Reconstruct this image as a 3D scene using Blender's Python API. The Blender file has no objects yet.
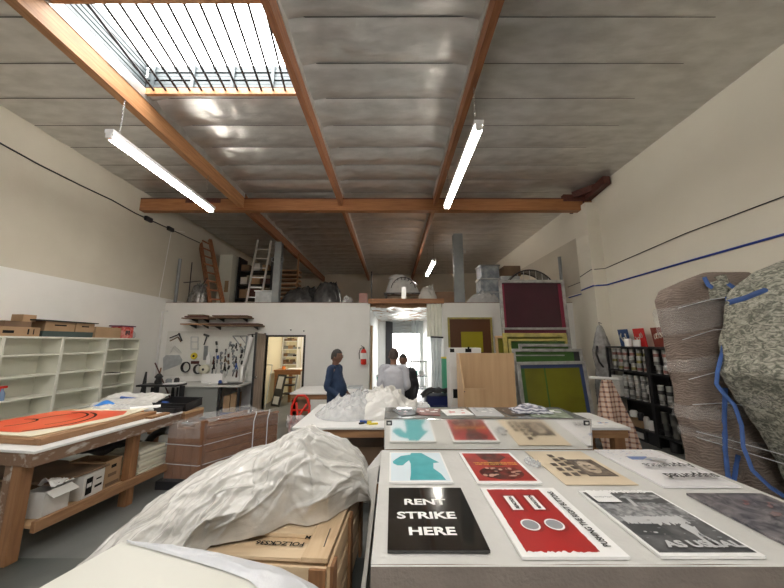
import bpy, bmesh, math, random
from mathutils import Vector, Matrix, noise as N
R_ = random.Random(7)
S = bpy.context.scene
COL = S.collection
PI = math.pi
# ---------------------------------------------------------------- camera model
F = 300.0; TH = math.atan(49 / F); CT, ST = math.cos(TH), math.sin(TH); CZ = 1.85
def at(x, y, X=None, Y=None, Z=None):
    d = ((x - 392) / F, CT - (294 - y) / F * ST, ST + (294 - y) / F * CT)
    t = Y / d[1] if Y is not None else X / d[0] if X is not None else (Z - CZ) / d[2]
    return Vector((d[0] * t, d[1] * t, CZ + d[2] * t))
cam = bpy.data.cameras.new('camera'); cam.sensor_width = 36; cam.lens = 36 * F / 784; cam.clip_start = .02
co = bpy.data.objects.new('camera', cam); COL.objects.link(co); co.location = (0, 0, CZ)
co.rotation_euler = (PI / 2 + TH, 0, 0); S.camera = co
# ---------------------------------------------------------------- materials
def pm(name, c1, c2=None, sc=6, rough=.6, metal=0, bump=0, bs=40, st=(1, 1, 1), alpha=1, coat=0, trans=0, emit=None, es=0, det=4, lo=.35, hi=.65, dist=0, spec=None, sss=0):
    m = bpy.data.materials.new(name); m.use_nodes = True; nt = m.node_tree; b = nt.nodes['Principled BSDF']
    b.inputs['Base Color'].default_value = (*c1, 1); b.inputs['Roughness'].default_value = rough
    b.inputs['Metallic'].default_value = metal; b.inputs['Alpha'].default_value = alpha
    b.inputs['Coat Weight'].default_value = coat; b.inputs['Coat Roughness'].default_value = .06
    b.inputs['Transmission Weight'].default_value = trans
    if spec is not None: b.inputs['Specular IOR Level'].default_value = spec
    if emit: b.inputs['Emission Color'].default_value = (*emit, 1); b.inputs['Emission Strength'].default_value = es
    tc = nt.nodes.new('ShaderNodeTexCoord'); mp = nt.nodes.new('ShaderNodeMapping'); mp.inputs['Scale'].default_value = st
    nt.links.new(tc.outputs['Object'], mp.inputs[0])
    if c2 is not None:
        n = nt.nodes.new('ShaderNodeTexNoise'); n.inputs['Scale'].default_value = sc; n.inputs['Detail'].default_value = det; n.inputs['Distortion'].default_value = dist
        r = nt.nodes.new('ShaderNodeValToRGB'); r.color_ramp.elements[0].position = lo; r.color_ramp.elements[1].position = hi
        r.color_ramp.elements[0].color = (*c1, 1); r.color_ramp.elements[1].color = (*c2, 1)
        nt.links.new(mp.outputs[0], n.inputs['Vector']); nt.links.new(n.outputs[0], r.inputs[0]); nt.links.new(r.outputs[0], b.inputs['Base Color'])
    if bump:
        n = nt.nodes.new('ShaderNodeTexNoise'); n.inputs['Scale'].default_value = bs; n.inputs['Detail'].default_value = 5
        q = nt.nodes.new('ShaderNodeBump'); q.inputs['Strength'].default_value = bump; q.inputs['Distance'].default_value = .02
        nt.links.new(mp.outputs[0], n.inputs['Vector']); nt.links.new(n.outputs[0], q.inputs['Height']); nt.links.new(q.outputs[0], b.inputs['Normal'])
    return m
def wood(name, a, b, ax, rough=.6, sc=5):
    st = [9, 9, 9]; st['xyz'.index(ax)] = .7
    return pm(name, a, b, sc=sc * .6, rough=rough, st=tuple(st), bump=.12, bs=4, dist=.6, lo=.3, hi=.7)
M = {}
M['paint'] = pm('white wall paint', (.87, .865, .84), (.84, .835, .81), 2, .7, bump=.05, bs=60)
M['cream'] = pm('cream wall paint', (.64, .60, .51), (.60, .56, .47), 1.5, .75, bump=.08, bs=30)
M['creamr'] = pm('pale cream wall paint', (.82, .78, .68), (.79, .75, .65), 1.2, .75, bump=.08, bs=30)
M['foil'] = pm('foil insulation', (.66, .65, .63), (.54, .53, .51), 3, .33, .7, bump=.55, bs=5, st=(.8, 2.2, 1))
M['foilw'] = pm('smooth insulation facing', (.50, .495, .47), (.46, .455, .43), 3, .5, .35, bump=.15, bs=10)
M['seam'] = pm('dark insulation seam', (.05, .048, .045), rough=.7)
M['beam'] = wood('glulam timber', (.40, .18, .07), (.26, .105, .04), 'x', .45)
M['purlin'] = wood('fir purlin', (.40, .17, .075), (.22, .085, .04), 'y', .5)
M['purlin_sunlit'] = wood('fir purlin painted sunlit', (.62, .33, .15), (.42, .19, .08), 'y', .5)  # fir purlin brightened in colour, standing in for sunlight through the skylight
M['redwood'] = wood('dark stained timber', (.12, .035, .025), (.06, .02, .015), 'y', .6)
M['steel'] = pm('painted grey steel', (.30, .32, .33), (.25, .27, .28), 5, .45, .3)
M['galv'] = pm('galvanised louvre steel', (.10, .12, .13), (.07, .085, .09), 9, .5, .2)
M['galvl'] = pm('pale galvanised steel', (.55, .58, .60), (.45, .48, .50), 9, .4, .4)
M['dark'] = pm('dark steel', (.035, .035, .04), rough=.45, metal=.4)
M['black'] = pm('black plastic', (.02, .02, .022), rough=.5)
M['white'] = pm('white laminate', (.82, .82, .81), (.78, .78, .77), 6, .35)
M['bookw'] = pm('off white shelf paint', (.84, .84, .75), (.80, .80, .71), 3, .5)
M['wt'] = wood('pine lumber along y', (.36, .20, .10), (.24, .125, .06), 'y')
M['wtx'] = wood('pine lumber along x', (.38, .21, .10), (.25, .13, .06), 'x')
M['wtz'] = wood('pine lumber upright', (.34, .17, .075), (.21, .10, .045), 'z')
M['worn'] = pm('paint worn timber', (.20, .12, .075), (.46, .42, .38), 6, .7, bump=.2, bs=20, st=(3, 1.3, 3), lo=.52, hi=.66)
M['ply'] = wood('light plywood', (.58, .39, .22), (.48, .31, .165), 'z', .5, 2)
M['plyx'] = wood('pale crate pine', (.78, .62, .42), (.66, .48, .30), 'x', .55, 3)
M['plyy'] = wood('pale crate pine side', (.74, .57, .37), (.60, .42, .25), 'y', .55, 3)
M['pallet'] = wood('brown slat timber', (.27, .115, .05), (.18, .07, .03), 'y', .5, 3)
M['palletz'] = wood('brown slat timber upright', (.28, .12, .055), (.19, .08, .035), 'z', .5, 3)
M['card'] = pm('brown cardboard', (.44, .29, .17), (.38, .25, .14), 4, .8)
M['cardw'] = pm('white cardboard', (.74, .73, .70), (.68, .67, .64), 4, .7)
M['cardd'] = pm('dark cardboard', (.22, .14, .085), (.17, .11, .07), 4, .8)
M['cloth'] = pm('off white table cloth', (.64, .635, .61), (.58, .575, .55), 2.5, .8, bump=.25, bs=18)
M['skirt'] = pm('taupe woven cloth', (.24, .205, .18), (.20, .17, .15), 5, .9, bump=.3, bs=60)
M['poly'] = pm('white polythene sheet', (.68, .67, .64), (.61, .60, .57), 3, .20, bump=.35, bs=5, st=(1.5, 4, 4), spec=.8)
M['foam'] = pm('translucent packing foam', (.66, .67, .70), (.60, .62, .66), 8, .35, bump=.12, bs=60)
M['board'] = pm('cream white board', (.70, .70, .64), rough=.35)
M['wrap'] = pm('clear stretch wrap', (.9, .9, .9), rough=.10, alpha=.08, bump=.8, bs=12, st=(1, 3, 1), spec=1)
M['wrap3'] = pm('loose stretch wrap', (.9, .9, .9), rough=.10, alpha=.20, bump=1, bs=14, spec=1)
M['wrap2'] = pm('crumpled clear plastic', (.88, .89, .9), (.75, .77, .79), 9, .15, alpha=.62, bump=1, bs=16, spec=1)
M['red'] = pm('red enamel', (.72, .035, .02), rough=.3)
M['blue'] = pm('blue plastic', (.03, .09, .35), rough=.4)
M['blueb'] = pm('bright blue plastic', (.04, .25, .75), rough=.3)
M['navy'] = pm('navy tub plastic', (.012, .02, .10), rough=.4)
M['teal'] = pm('teal plastic', (.05, .42, .36), rough=.4)
M['greenroll'] = pm('green vinyl', (.07, .36, .22), rough=.4)
M['yel'] = pm('yellow plastic', (.75, .60, .05), rough=.4)
M['orange'] = pm('orange plastic', (.85, .25, .04), rough=.4)
M['paper'] = pm('white paper', (.88, .88, .87), rough=.6)
M['ink'] = pm('black ink', (.010, .010, .010), rough=.6, spec=.15)
M['silver'] = pm('bright tin', (.80, .80, .78), rough=.3, metal=.6)
M['chrome'] = pm('chrome', (.7, .7, .7), rough=.15, metal=1)
M['tube'] = pm('fluorescent tube', (1, 1, 1), emit=(1, .93, .83), es=30)
M['fix'] = pm('white enamel fixture', (.8, .8, .8), rough=.4)
def glossy_mirror():
    return pm('polished metal panel', (.90, .90, .885), (.84, .83, .80), 1.6, .12, 1, bump=.02, bs=6)
M['mirror'] = glossy_mirror()
# floor
def floor_mat():
    m = pm('concrete floor', (.125, .13, .125), (.19, .195, .185), 1.1, .42, bump=.05, bs=30, det=8)
    nt = m.node_tree; b = nt.nodes['Principled BSDF']; src = b.inputs['Base Color'].links[0].from_socket
    n = nt.nodes.new('ShaderNodeTexNoise'); n.inputs['Scale'].default_value = .55; n.inputs['Detail'].default_value = 9
    tc = nt.nodes['Texture Coordinate']; nt.links.new(tc.outputs['Object'], n.inputs['Vector'])
    r = nt.nodes.new('ShaderNodeValToRGB'); r.color_ramp.elements[0].position = .46; r.color_ramp.elements[1].position = .56
    nt.links.new(n.outputs[0], r.inputs[0])
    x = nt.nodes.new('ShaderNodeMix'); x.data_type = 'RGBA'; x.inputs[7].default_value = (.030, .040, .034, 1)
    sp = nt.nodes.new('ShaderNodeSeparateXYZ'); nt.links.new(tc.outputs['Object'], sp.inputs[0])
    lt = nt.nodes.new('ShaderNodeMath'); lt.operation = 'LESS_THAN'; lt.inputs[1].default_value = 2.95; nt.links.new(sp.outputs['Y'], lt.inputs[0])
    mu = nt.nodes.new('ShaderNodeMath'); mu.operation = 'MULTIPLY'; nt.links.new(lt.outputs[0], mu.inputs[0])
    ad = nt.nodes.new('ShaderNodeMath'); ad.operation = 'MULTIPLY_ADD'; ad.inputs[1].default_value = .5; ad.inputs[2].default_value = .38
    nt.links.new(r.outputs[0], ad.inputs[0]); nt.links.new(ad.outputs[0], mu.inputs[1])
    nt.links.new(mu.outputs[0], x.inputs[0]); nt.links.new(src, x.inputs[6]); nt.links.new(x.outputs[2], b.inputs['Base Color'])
    return m
M['floor'] = floor_mat()
def wave_mat(name, c1, c2, sc, dist, rough=.7, st=(1, 1, 1), rot=0, bump=.4, dsc=1.2):
    m = pm(name, c1, rough=rough); nt = m.node_tree; b = nt.nodes['Principled BSDF']
    tc = nt.nodes['Texture Coordinate']; mp = nt.nodes['Mapping']; mp.inputs['Scale'].default_value = st; mp.inputs['Rotation'].default_value = (0, rot, 0)
    w = nt.nodes.new('ShaderNodeTexWave'); w.inputs['Scale'].default_value = sc; w.inputs['Distortion'].default_value = dist; w.inputs['Detail Scale'].default_value = dsc; w.inputs['Detail'].default_value = 3
    w.bands_direction = 'Z'
    r = nt.nodes.new('ShaderNodeValToRGB'); r.color_ramp.elements[0].color = (*c1, 1); r.color_ramp.elements[1].color = (*c2, 1)
    nt.links.new(mp.outputs[0], w.inputs[0]); nt.links.new(w.outputs[1], r.inputs[0]); nt.links.new(r.outputs[0], b.inputs['Base Color'])
    q = nt.nodes.new('ShaderNodeBump'); q.inputs['Strength'].default_value = bump; q.inputs['Distance'].default_value = .02
    nt.links.new(w.outputs[1], q.inputs['Height']); nt.links.new(q.outputs[0], b.inputs['Normal'])
    return m
def check_mat(name, c1, c2, c3, sc):
    m = pm(name, c1, rough=.85); nt = m.node_tree; b = nt.nodes['Principled BSDF']; mp = nt.nodes['Mapping']
    sp = nt.nodes.new('ShaderNodeSeparateXYZ'); nt.links.new(mp.outputs[0], sp.inputs[0]); outs = []
    for ax in 'XZ':
        a = nt.nodes.new('ShaderNodeMath'); a.operation = 'MULTIPLY'; a.inputs[1].default_value = sc; nt.links.new(sp.outputs[ax], a.inputs[0])
        f = nt.nodes.new('ShaderNodeMath'); f.operation = 'FRACT'; nt.links.new(a.outputs[0], f.inputs[0])
        g = nt.nodes.new('ShaderNodeMath'); g.operation = 'LESS_THAN'; g.inputs[1].default_value = .35; nt.links.new(f.outputs[0], g.inputs[0]); outs.append(g)
    s = nt.nodes.new('ShaderNodeMath'); s.operation = 'ADD'; nt.links.new(outs[0].outputs[0], s.inputs[0]); nt.links.new(outs[1].outputs[0], s.inputs[1])
    h = nt.nodes.new('ShaderNodeMath'); h.operation = 'MULTIPLY'; h.inputs[1].default_value = .5; nt.links.new(s.outputs[0], h.inputs[0])
    r = nt.nodes.new('ShaderNodeValToRGB'); r.color_ramp.elements[0].color = (*c1, 1); r.color_ramp.elements[1].color = (*c3, 1)
    e = r.color_ramp.elements.new(.5); e.color = (*c2, 1)
    nt.links.new(h.outputs[0], r.inputs[0]); nt.links.new(r.outputs[0], b.inputs['Base Color']); return m
# ---------------------------------------------------------------- mesh builder
def rootloc(p):
    v = Vector((0, 0, 0))
    while p is not None: v += p.location; p = p.parent
    return v
class MB:
    def __init__(s): s.v = []; s.f = []; s.m = []; s.sm = []
    def add(s, vs, fs, m=0, smooth=False):
        n = len(s.v); s.v += [Vector(v) for v in vs]; s.f += [tuple(i + n for i in f) for f in fs]; s.m += [m] * len(fs); s.sm += [smooth] * len(fs); return s
    def box(s, x0, x1, y0, y1, z0, z1, m=0, rz=0, c=None, T=None):
        vs = [Vector((x, y, z)) for z in (z0, z1) for y in (y0, y1) for x in (x0, x1)]
        if rz:
            c = Vector(c) if c else Vector(((x0 + x1) / 2, (y0 + y1) / 2, 0)); A = Matrix.Rotation(rz, 3, 'Z')
            vs = [A @ (v - c) + c for v in vs]
        if T: vs = [T @ v for v in vs]
        return s.add(vs, [(0, 2, 3, 1), (4, 5, 7, 6), (0, 1, 5, 4), (2, 6, 7, 3), (0, 4, 6, 2), (1, 3, 7, 5)], m)
    def tube(s, pts, r, n=8, m=0, cap=True, r2=None):
        pts = [Vector(p) for p in pts]; vs = []; fs = []; k = len(pts); up = None
        for i, p in enumerate(pts):
            d = (pts[min(i + 1, k - 1)] - pts[max(i - 1, 0)]).normalized()
            if up is None: up = d.orthogonal().normalized()
            else: up = (up - d * up.dot(d)); up = up.normalized() if up.length > 1e-6 else d.orthogonal().normalized()
            w = d.cross(up); rr = r if r2 is None else r + (r2 - r) * i / (k - 1)
            if isinstance(r, (list, tuple)): rr = r[i]
            vs += [p + (up * math.cos(2 * PI * j / n) + w * math.sin(2 * PI * j / n)) * rr for j in range(n)]
        for i in range(k - 1):
            for j in range(n): fs.append((i * n + j, i * n + (j + 1) % n, (i + 1) * n + (j + 1) % n, (i + 1) * n + j))
        s.add(vs, fs, m, True)
        if cap: s.add(vs[:n], [tuple(range(n))[::-1]], m); s.add(vs[-n:], [tuple(range(n))], m)
        return s
    def bar(s, a, b, w, h, m=0):
        a, b = Vector(a), Vector(b); d = (b - a).normalized(); up = Vector((0, 0, 1)) if abs(d.z) < .9 else Vector((0, 1, 0))
        x = d.cross(up).normalized() * w / 2; y = x.cross(d).normalized() * h / 2
        vs = [p + i * x + j * y for p in (a, b) for j in (-1, 1) for i in (-1, 1)]
        return s.add(vs, [(0, 2, 3, 1), (4, 5, 7, 6), (0, 1, 5, 4), (2, 6, 7, 3), (0, 4, 6, 2), (1, 3, 7, 5)], m)
    def lathe(s, prof, c=(0, 0, 0), n=16, m=0, T=None, cap=True):
        vs = []; fs = []; c = Vector(c)
        for r, z in prof: vs += [Vector((r * math.cos(2 * PI * j / n), r * math.sin(2 * PI * j / n), z)) + c for j in range(n)]
        if T: vs = [T @ (v - c) for v in vs]
        for i in range(len(prof) - 1):
            for j in range(n): fs.append((i * n + j, i * n + (j + 1) % n, (i + 1) * n + (j + 1) % n, (i + 1) * n + j))
        s.add(vs, fs, m, True)
        if cap: s.add(vs[:n], [tuple(range(n))[::-1]], m); s.add(vs[-n:], [tuple(range(n))], m)
        return s
    def poly(s, pts, d, m=0):           # polygon pts (3D) extruded along d
        n = len(pts); vs = [Vector(p) for p in pts] + [Vector(p) + Vector(d) for p in pts]
        return s.add(vs, [tuple(range(n))[::-1], tuple(range(n, 2 * n))] + [(i, (i + 1) % n, n + (i + 1) % n, n + i) for i in range(n)], m)
    def face(s, pts, m=0): return s.add(pts, [tuple(range(len(pts)))], m)
    def grid(s, fn, nu, nv, m=0, closed=False, smooth=True):
        vs = [fn(i / nu, j / nv) for j in range(nv + 1) for i in range(nu + 1)]
        fs = [(j * (nu + 1) + i, j * (nu + 1) + i + 1, (j + 1) * (nu + 1) + i + 1, (j + 1) * (nu + 1) + i) for j in range(nv) for i in range(nu)]
        return s.add(vs, fs, m, smooth)
    def text(s, txt, size, T, m=0, bold=0, ext=0, al='LEFT', sx=1):
        cu = bpy.data.curves.new('t', 'FONT'); cu.body = txt; cu.size = size; cu.offset = bold; cu.extrude = ext; cu.align_x = al; cu.resolution_u = 3
        o = bpy.data.objects.new('t', cu); COL.objects.link(o); bpy.context.view_layer.update()
        me = o.evaluated_get(bpy.context.evaluated_depsgraph_get()).to_mesh()
        vs = [T @ Vector((v.co.x * sx, v.co.y, v.co.z)) for v in me.vertices]; fs = [tuple(p.vertices) for p in me.polygons]
        s.add(vs, fs, m); bpy.data.objects.remove(o); bpy.data.curves.remove(cu); return s
    def build(s, name, mats, parent=None, label=None, cat=None, group=None, kind=None, bevel=0, origin=None):
        me = bpy.data.meshes.new(name)
        if not isinstance(mats, (list, tuple)): mats = [mats]
        if parent is not None: org = rootloc(parent)
        elif origin is not None: org = Vector(origin)
        elif kind == 'structure': org = Vector((0, 0, 0))
        else:
            xs = [v.x for v in s.v]; ys = [v.y for v in s.v]; org = Vector(((min(xs) + max(xs)) / 2, (min(ys) + max(ys)) / 2, min(v.z for v in s.v)))
        me.from_pydata([v - org for v in s.v], [], s.f)
        for k in mats: me.materials.append(M[k] if isinstance(k, str) else k)
        me.polygons.foreach_set('material_index', s.m); me.polygons.foreach_set('use_smooth', s.sm)
        me.validate(); me.update()
        o = bpy.data.objects.new(name, me); COL.objects.link(o)
        if parent is not None: o.parent = parent
        else: o.location = org
        if bevel:
            b = o.modifiers.new('bevel', 'BEVEL'); b.width = bevel; b.segments = 2; b.limit_method = 'ANGLE'; b.angle_limit = .6
        tag(o, label, cat, group, kind); return o
def tag(o, label=None, cat=None, group=None, kind=None):
    if label: o['label'] = label
    if cat: o['category'] = cat
    if group: o['group'] = group
    if kind: o['kind'] = kind
    return o
def T(name, label, cat, loc, group=None):
    o = bpy.data.objects.new(name, None); COL.objects.link(o); o.location = loc; o.empty_display_size = .1
    return tag(o, label, cat, group)
def dup(root, loc, rz=None, label=None, group=None, sc=None):
    r = root.copy(); COL.objects.link(r); r.location = loc
    if rz is not None: r.rotation_euler = (0, 0, rz)
    if sc: r.scale = sc
    if label: r['label'] = label
    if group: r['group'] = group
    for ch in list(root.children):
        c = ch.copy(); COL.objects.link(c); c.parent = r
        for g in list(ch.children): d = g.copy(); COL.objects.link(d); d.parent = c
    return r
def nz(x, y, z=0, s=1): return N.noise(Vector((x * s, y * s, z * s)))
def ridge(x, y, z=0, s=1, o=3):
    a = 0; w = 1
    for k in range(o): a += w * (1 - 2 * abs(nz(x, y, z + k * 7.3, s))); s *= 2.05; w *= .5
    return a
def crease(x, y, z=0, s=1):
    d, _ = N.voronoi(Vector((x * s + .35 * nz(x, y, z, s), y * s + .35 * nz(x, y, z + 5, s), z * s))); return d[1] - d[0]
class Folds:
    def __init__(s, seed, n, x0, x1, y0, y1, ang, spread, hs=(.012, .035), ws=(.02, .06), ls=(.15, .6)):
        r = random.Random(seed); s.L = []
        for i in range(n):
            a = ang + r.gauss(0, spread); s.L.append((r.uniform(x0, x1), r.uniform(y0, y1), math.cos(a), math.sin(a), r.uniform(*ls), r.uniform(*ws), r.uniform(*hs) * r.choice((1, 1, -.6)), r.uniform(-.6, .6)))
    def __call__(s, x, y):
        h = 0
        for a, b, c, d, l, w, k, cu in s.L:
            dx, dy = x - a, y - b; t = dx * c + dy * d
            if abs(t) > l: continue
            q = abs(-dx * d + dy * c - cu * t * t)
            if q < w: h += k * (1 - q / w) * (1 - (t / l) ** 2)
        return h
def Rz(a): return Matrix.Rotation(a, 4, 'Z')
def Tr(*a): return Matrix.Translation(a)
def RX(a): return Matrix.Rotation(a, 4, 'X')
def RY(a): return Matrix.Rotation(a, 4, 'Y')
# ================================================================ THE ROOM
XL, XR = -6.46, 5.15; ZC = 5.74; YF, YB = -5.0, 16.6; YW = 8.5; ZM = 2.98
m = MB().box(XL - .2, XR + .2, YF - .2, 22, -.15, 0); m.build('floor', 'floor', kind='structure')
m = MB()
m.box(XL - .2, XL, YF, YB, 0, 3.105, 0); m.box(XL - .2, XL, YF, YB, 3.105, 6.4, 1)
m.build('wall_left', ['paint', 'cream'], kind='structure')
m = MB(); m.box(XR, XR + .2, YF, YB, 0, 6.4, 0)
m.box(XR - .004, XR, 7.5, YB, 3.2, 4.75, 1); m.build('wall_right', ['creamr', 'cream'], kind='structure')
# front wall behind the camera
m = MB(); m.box(XL, XR, YF - .2, YF, 0, 6.4)
m.build('wall_front', 'paint', kind='structure')
m = MB(); m.box(XL, XR, YB, YB + .2, ZM, 6.4); m.build('wall_loft', 'cream', kind='structure')
# wall under the loft
D0, D1, DZ = -3.53, -2.47, 2.02; O0, O1 = -.63, 1.44
m = MB()
m.box(XL, D0, YW, YW + .14, 0, ZM); m.box(D0, D1, YW, YW + .14, DZ, ZM); m.box(D1, O0, YW, YW + .14, 0, ZM); m.box(O1, XR, YW, YW + .14, 0, ZM)
m.build('wall_back', 'paint', kind='structure')
m = MB(); m.box(XL, O0 - .12, YW + .14, YB, ZM - .12, ZM - .01); m.box(O0 - .12, O1 + .12, YW + .12, YB, ZM - .12, ZM - .01); m.box(O1 + .12, XR, YW + .14, YB, ZM - .12, ZM - .01)
m.build('trim_1', 'wt', kind='structure')
# door frame of the inner doorway
m = MB(); y0 = YW - .02; y1 = YW + .16
m.box(D0 - .05, D0, y0, y1, 0, DZ + .05); m.box(D1, D1 + .05, y0, y1, 0, DZ + .05); m.box(D0, D1, y0, y1, DZ, DZ + .05)
m.build('trim_2', 'dark', kind='structure')
# timber header over the passage
m = MB(); m.box(O0 - .05, O1 + .04, YW - .04, YW + .14, ZM - .02, ZM + .12); m.build('trim_3', 'beam', kind='structure')
# little office behind the doorway
m = MB(); m.box(D0 - .45, D0 - .35, YW + .14, 11.6, 0, ZM - .12); m.box(-1.0, -.9, YW + .14, 11.6, 0, ZM - .12); m.box(D0 - .35, -.9, 11.5, 11.6, 0, ZM - .12)
m.build('wall_office', pm('warm yellow paint', (.76, .71, .54), rough=.7), kind='structure')
# passage side walls, foil ceiling
m = MB(); m.box(O0 - .12, O0, YW + .02, 14.4, 0, ZM - .12); m.box(O1, O1 + .12, YW + .14, 14.4, 0, ZM - .12); m.build('wall_passage', 'paint', kind='structure')
m = MB(); m.grid(lambda u, v: Vector((O0 + u * (O1 - O0), YW + .02 + v * 5.8, ZM - .16 + .035 * ridge(u * 3, v * 9, 1, 1.5))), 30, 90)
m.build('ceiling_passage', 'foil', kind='structure')
# end of the passage: dark jambs and rolled shutter, and the yard outside
ye = 14.2
m = MB(); m.box(O0, -.30, ye, ye + .2, 0, ZM - .12, 0); m.box(-.30, .03, ye - .1, ye + .1, 0, ZM - .12, 1); m.box(1.30, O1, ye, ye + .2, 0, ZM - .12, 0); m.build('wall_end', ['paint', 'black'], kind='structure')
m = MB(); m.box(.03, 1.3, ye + .05, ye + .1, 2.33, 2.9)
for k in range(8): m.tube([(.03, ye + .04, 2.36 + k * .068), (1.3, ye + .04, 2.36 + k * .068)], .032, 8)
m.box(.03, 1.3, ye + .02, ye + .12, 2.29, 2.34)
m.build('door_1', pm('shutter slats', (.42, .44, .44), rough=.4, metal=.4), kind='structure')
m = MB(); m.box(-12, 14, 22, 40, -.25, -.15); m.build('floor_yard', pm('pale yard concrete', (.7, .7, .68), rough=.8), kind='structure')
# pilaster on the right wall with block joints
m = MB(); px0, px1, py0, py1 = XR - .32, XR, 7.05, 7.55
for k in range(26):
    z = k * .205; m.box(px0 + (.003 if k % 2 else 0), px1, py0, py1, z + .004, z + .201)
m.box(px0 + .006, px1, py0 + .006, py1 - .006, 0, 5.33)
m.build('trim_4', 'creamr', kind='structure')
# ---------------------------------------------------------------- ceiling of sagging foil
PX = [-3.86, -1.31, 1.11]
bays = [(XL, PX[0] - .05), (PX[0] + .05, PX[1] - .045), (PX[1] + .045, PX[2] - .045), (PX[2] + .045, XR)]
SY0, SY1 = 2.78, 4.06
m = MB()
for b, (x0, x1) in enumerate(bays):
    nx = int((x1 - x0) / .07); k0 = int((YF - 3.64) / .61) - 1
    for k in range(k0, 22):
        ya, yb = 3.64 + .61 * k, 3.64 + .61 * (k + 1)
        if yb > YB: yb = YB
        if ya >= YB or yb <= YF: continue
        if b == 1 and ya < SY1 and yb > SY0 - .3:
            if ya < SY1 - .05 and yb > SY1: ya = SY1
            elif ya < SY1: continue
        if b == 2 and -3.2 < ya < -1.2: continue  # unseen second skylight opening, added to let in more light
        def fn(u, v, b=b, ya=ya, yb=yb, x0=x0, x1=x1):
            x = x0 + u * (x1 - x0); y = ya + v * (yb - ya)
            sag = math.sin(PI * v) ** .7
            edge = min(1, (x - x0) / .25, (x1 - x) / .25)
            a = (.075 if b in (1, 2) else .04) + .02 * nz(x, y, b, .8)
            w = 1.0
            if b == 3: w = max(.12, min(1, (3.9 - x) / .5)); edge = min(1, (x - x0) / .25)
            if b == 0: w = .45
            z = ZC - a * sag * w - .05 * (1 - max(0, edge)) * (b in (1, 2))
            th = (.5 if b in (0, 3) else .1)
            xx = x + y * th * 1.6
            z += w * sag * ((.022 if b in (1, 2) else .013) * ridge(xx * 1.6, y * (.5 if th > .3 else 2.2), b * 3, 1.3, 3) - .012)
            return Vector((x, y, z))
        xs_end = x1
        m.grid(fn, nx, 12, 0 if True else 1)
        if b != 3: m.add([(x0, ya - .006, ZC - .012), (x1, ya - .006, ZC - .012), (x1, ya + .008, ZC - .012 + .004 * b), (x0, ya + .008, ZC - .012)], [(0, 1, 2, 3)], 2)
        else: m.add([(x0, ya - .004, ZC - .013), (4.1 - .2 * (k % 2), ya - .004, ZC - .013), (4.1 - .2 * (k % 2), ya + .005, ZC - .013), (x0, ya + .005, ZC - .013)], [(0, 1, 2, 3)], 2)
m.build('ceiling', ['foil', 'foilw', 'seam'], kind='structure')
m = MB(); m.box(XL - .2, XR + .2, YF - .2, SY0 - .75, ZC + .45, ZC + .5)
m.v = []; m.f = []; m.m = []; m.sm = []
def roof(x0, x1, y0, y1): m.box(x0, x1, y0, y1, ZC + .16, ZC + .2)
roof(XL, XR, SY1 + .02, YB); roof(XL, XR, -1.1, SY0 - .05); roof(XL, XR, YF, -3.3); roof(XL, PX[1], -3.3, -1.1); roof(PX[2], XR, -3.3, -1.1)
roof(XL, PX[0] + .02, SY0 - .05, SY1 + .02); roof(PX[1], XR, SY0 - .05, SY1 + .02); 
m.build('roof', 'seam', kind='structure')
# skylight well: louvred galvanised sides, timber curb and security bars
zt = ZC + .42
m = MB(); x0, x1 = PX[0] + .02, PX[1] - .02
for k in range(6):
    z = ZC + .02 + k * .068
    m.box(x0 + .02, x1, SY1 + .01 + .012 * (k % 2), SY1 + .03 + .012 * (k % 2), z, z + .05); m.box(x0, x0 + .02, SY0, SY1, z, z + .05)
    m.box(x1 - .02, x1, SY0, SY1, z, z + .05); m.box(x0, x1, SY0 - .04, SY0 - .02, z, z + .05)
m.box(x0 - .05, x0, SY0, SY1, ZC, zt); m.box(x1, x1 + .02, SY0, SY1, ZC, zt); m.box(x0, x1, SY1 + .05, SY1 + .07, ZC, zt); m.box(x0, x1, SY0 - .07, SY0 - .04, ZC, zt)
for k in range(4): xx = x0 + .1 + k * .62; m.box(xx, xx + .05, SY1 - .01, SY1 + .01, ZC, ZC + .40)
sky_ = m.build('window_1', 'galv', kind='structure')
m = MB()
for k in range(13):
    xx = -3.66 + .1835 * k; m.tube([(xx, SY1, ZC - .06), (min(xx + .19, -1.42), SY0, ZC - .06)], .017, 6)
m.build('security_bars', 'dark', sky_)
m = MB(); m.box(PX[0] + .04, PX[1] - .04, SY1 - .02, SY1 + .03, ZC - .12, ZC - .02); m.box(PX[0] + .04, PX[1] - .04, SY0 - .04, SY0, ZC - .16, ZC); m.build('trim_5', 'purlin_sunlit', kind='structure')
# purlins, in front of and behind the main beam
YBM = 7.3; TN = 8
for i, px in enumerate(PX):
    for (a, b_) in ((YF, YBM - .08), (YBM + .08, YB)):
        m = MB(); w = .065 if i == 0 else .045
        m.box(px - w, px + w, a, b_, 5.32 if i else 5.27, ZC - .02)
        mt = 'purlin_sunlit' if (i == 0 and a < 0) else 'purlin'
        pu_ = m.build('trim_%d' % TN, mt, kind='structure'); TN += 1
        m = MB(); m.box(px - w - .012, px - w, a, b_, 5.52, ZC - .03); m.box(px + w, px + w + .012, a, b_, 5.54, ZC - .03); m.build('foil_flange', 'foil', pu_)
m = MB(); m.box(XL, XR - .02, YBM - .08, YBM + .08, 5.2, 5.5)
bm_ = m.build('trim_7', 'beam', kind='structure')
m = MB(); m.box(-5.3, -4.4, YBM - .086, YBM - .08, 5.4, 5.5); m.box(XL, XR, YBM - .085, YBM + .08, 5.50, 5.53)
m.build('flashing', ['redwood'], bm_)
m = MB(); m.bar((XR - .12, 6.5, 5.62), (XR - .12, 7.9, 5.5), .16, .2); m.bar((XR - .5, 7.22, 5.6), (XR - .1, 6.9, 5.66), .1, .16); m.box(XR - .75, XR - .1, 7.19, 7.3, 5.44, 5.62)
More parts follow.
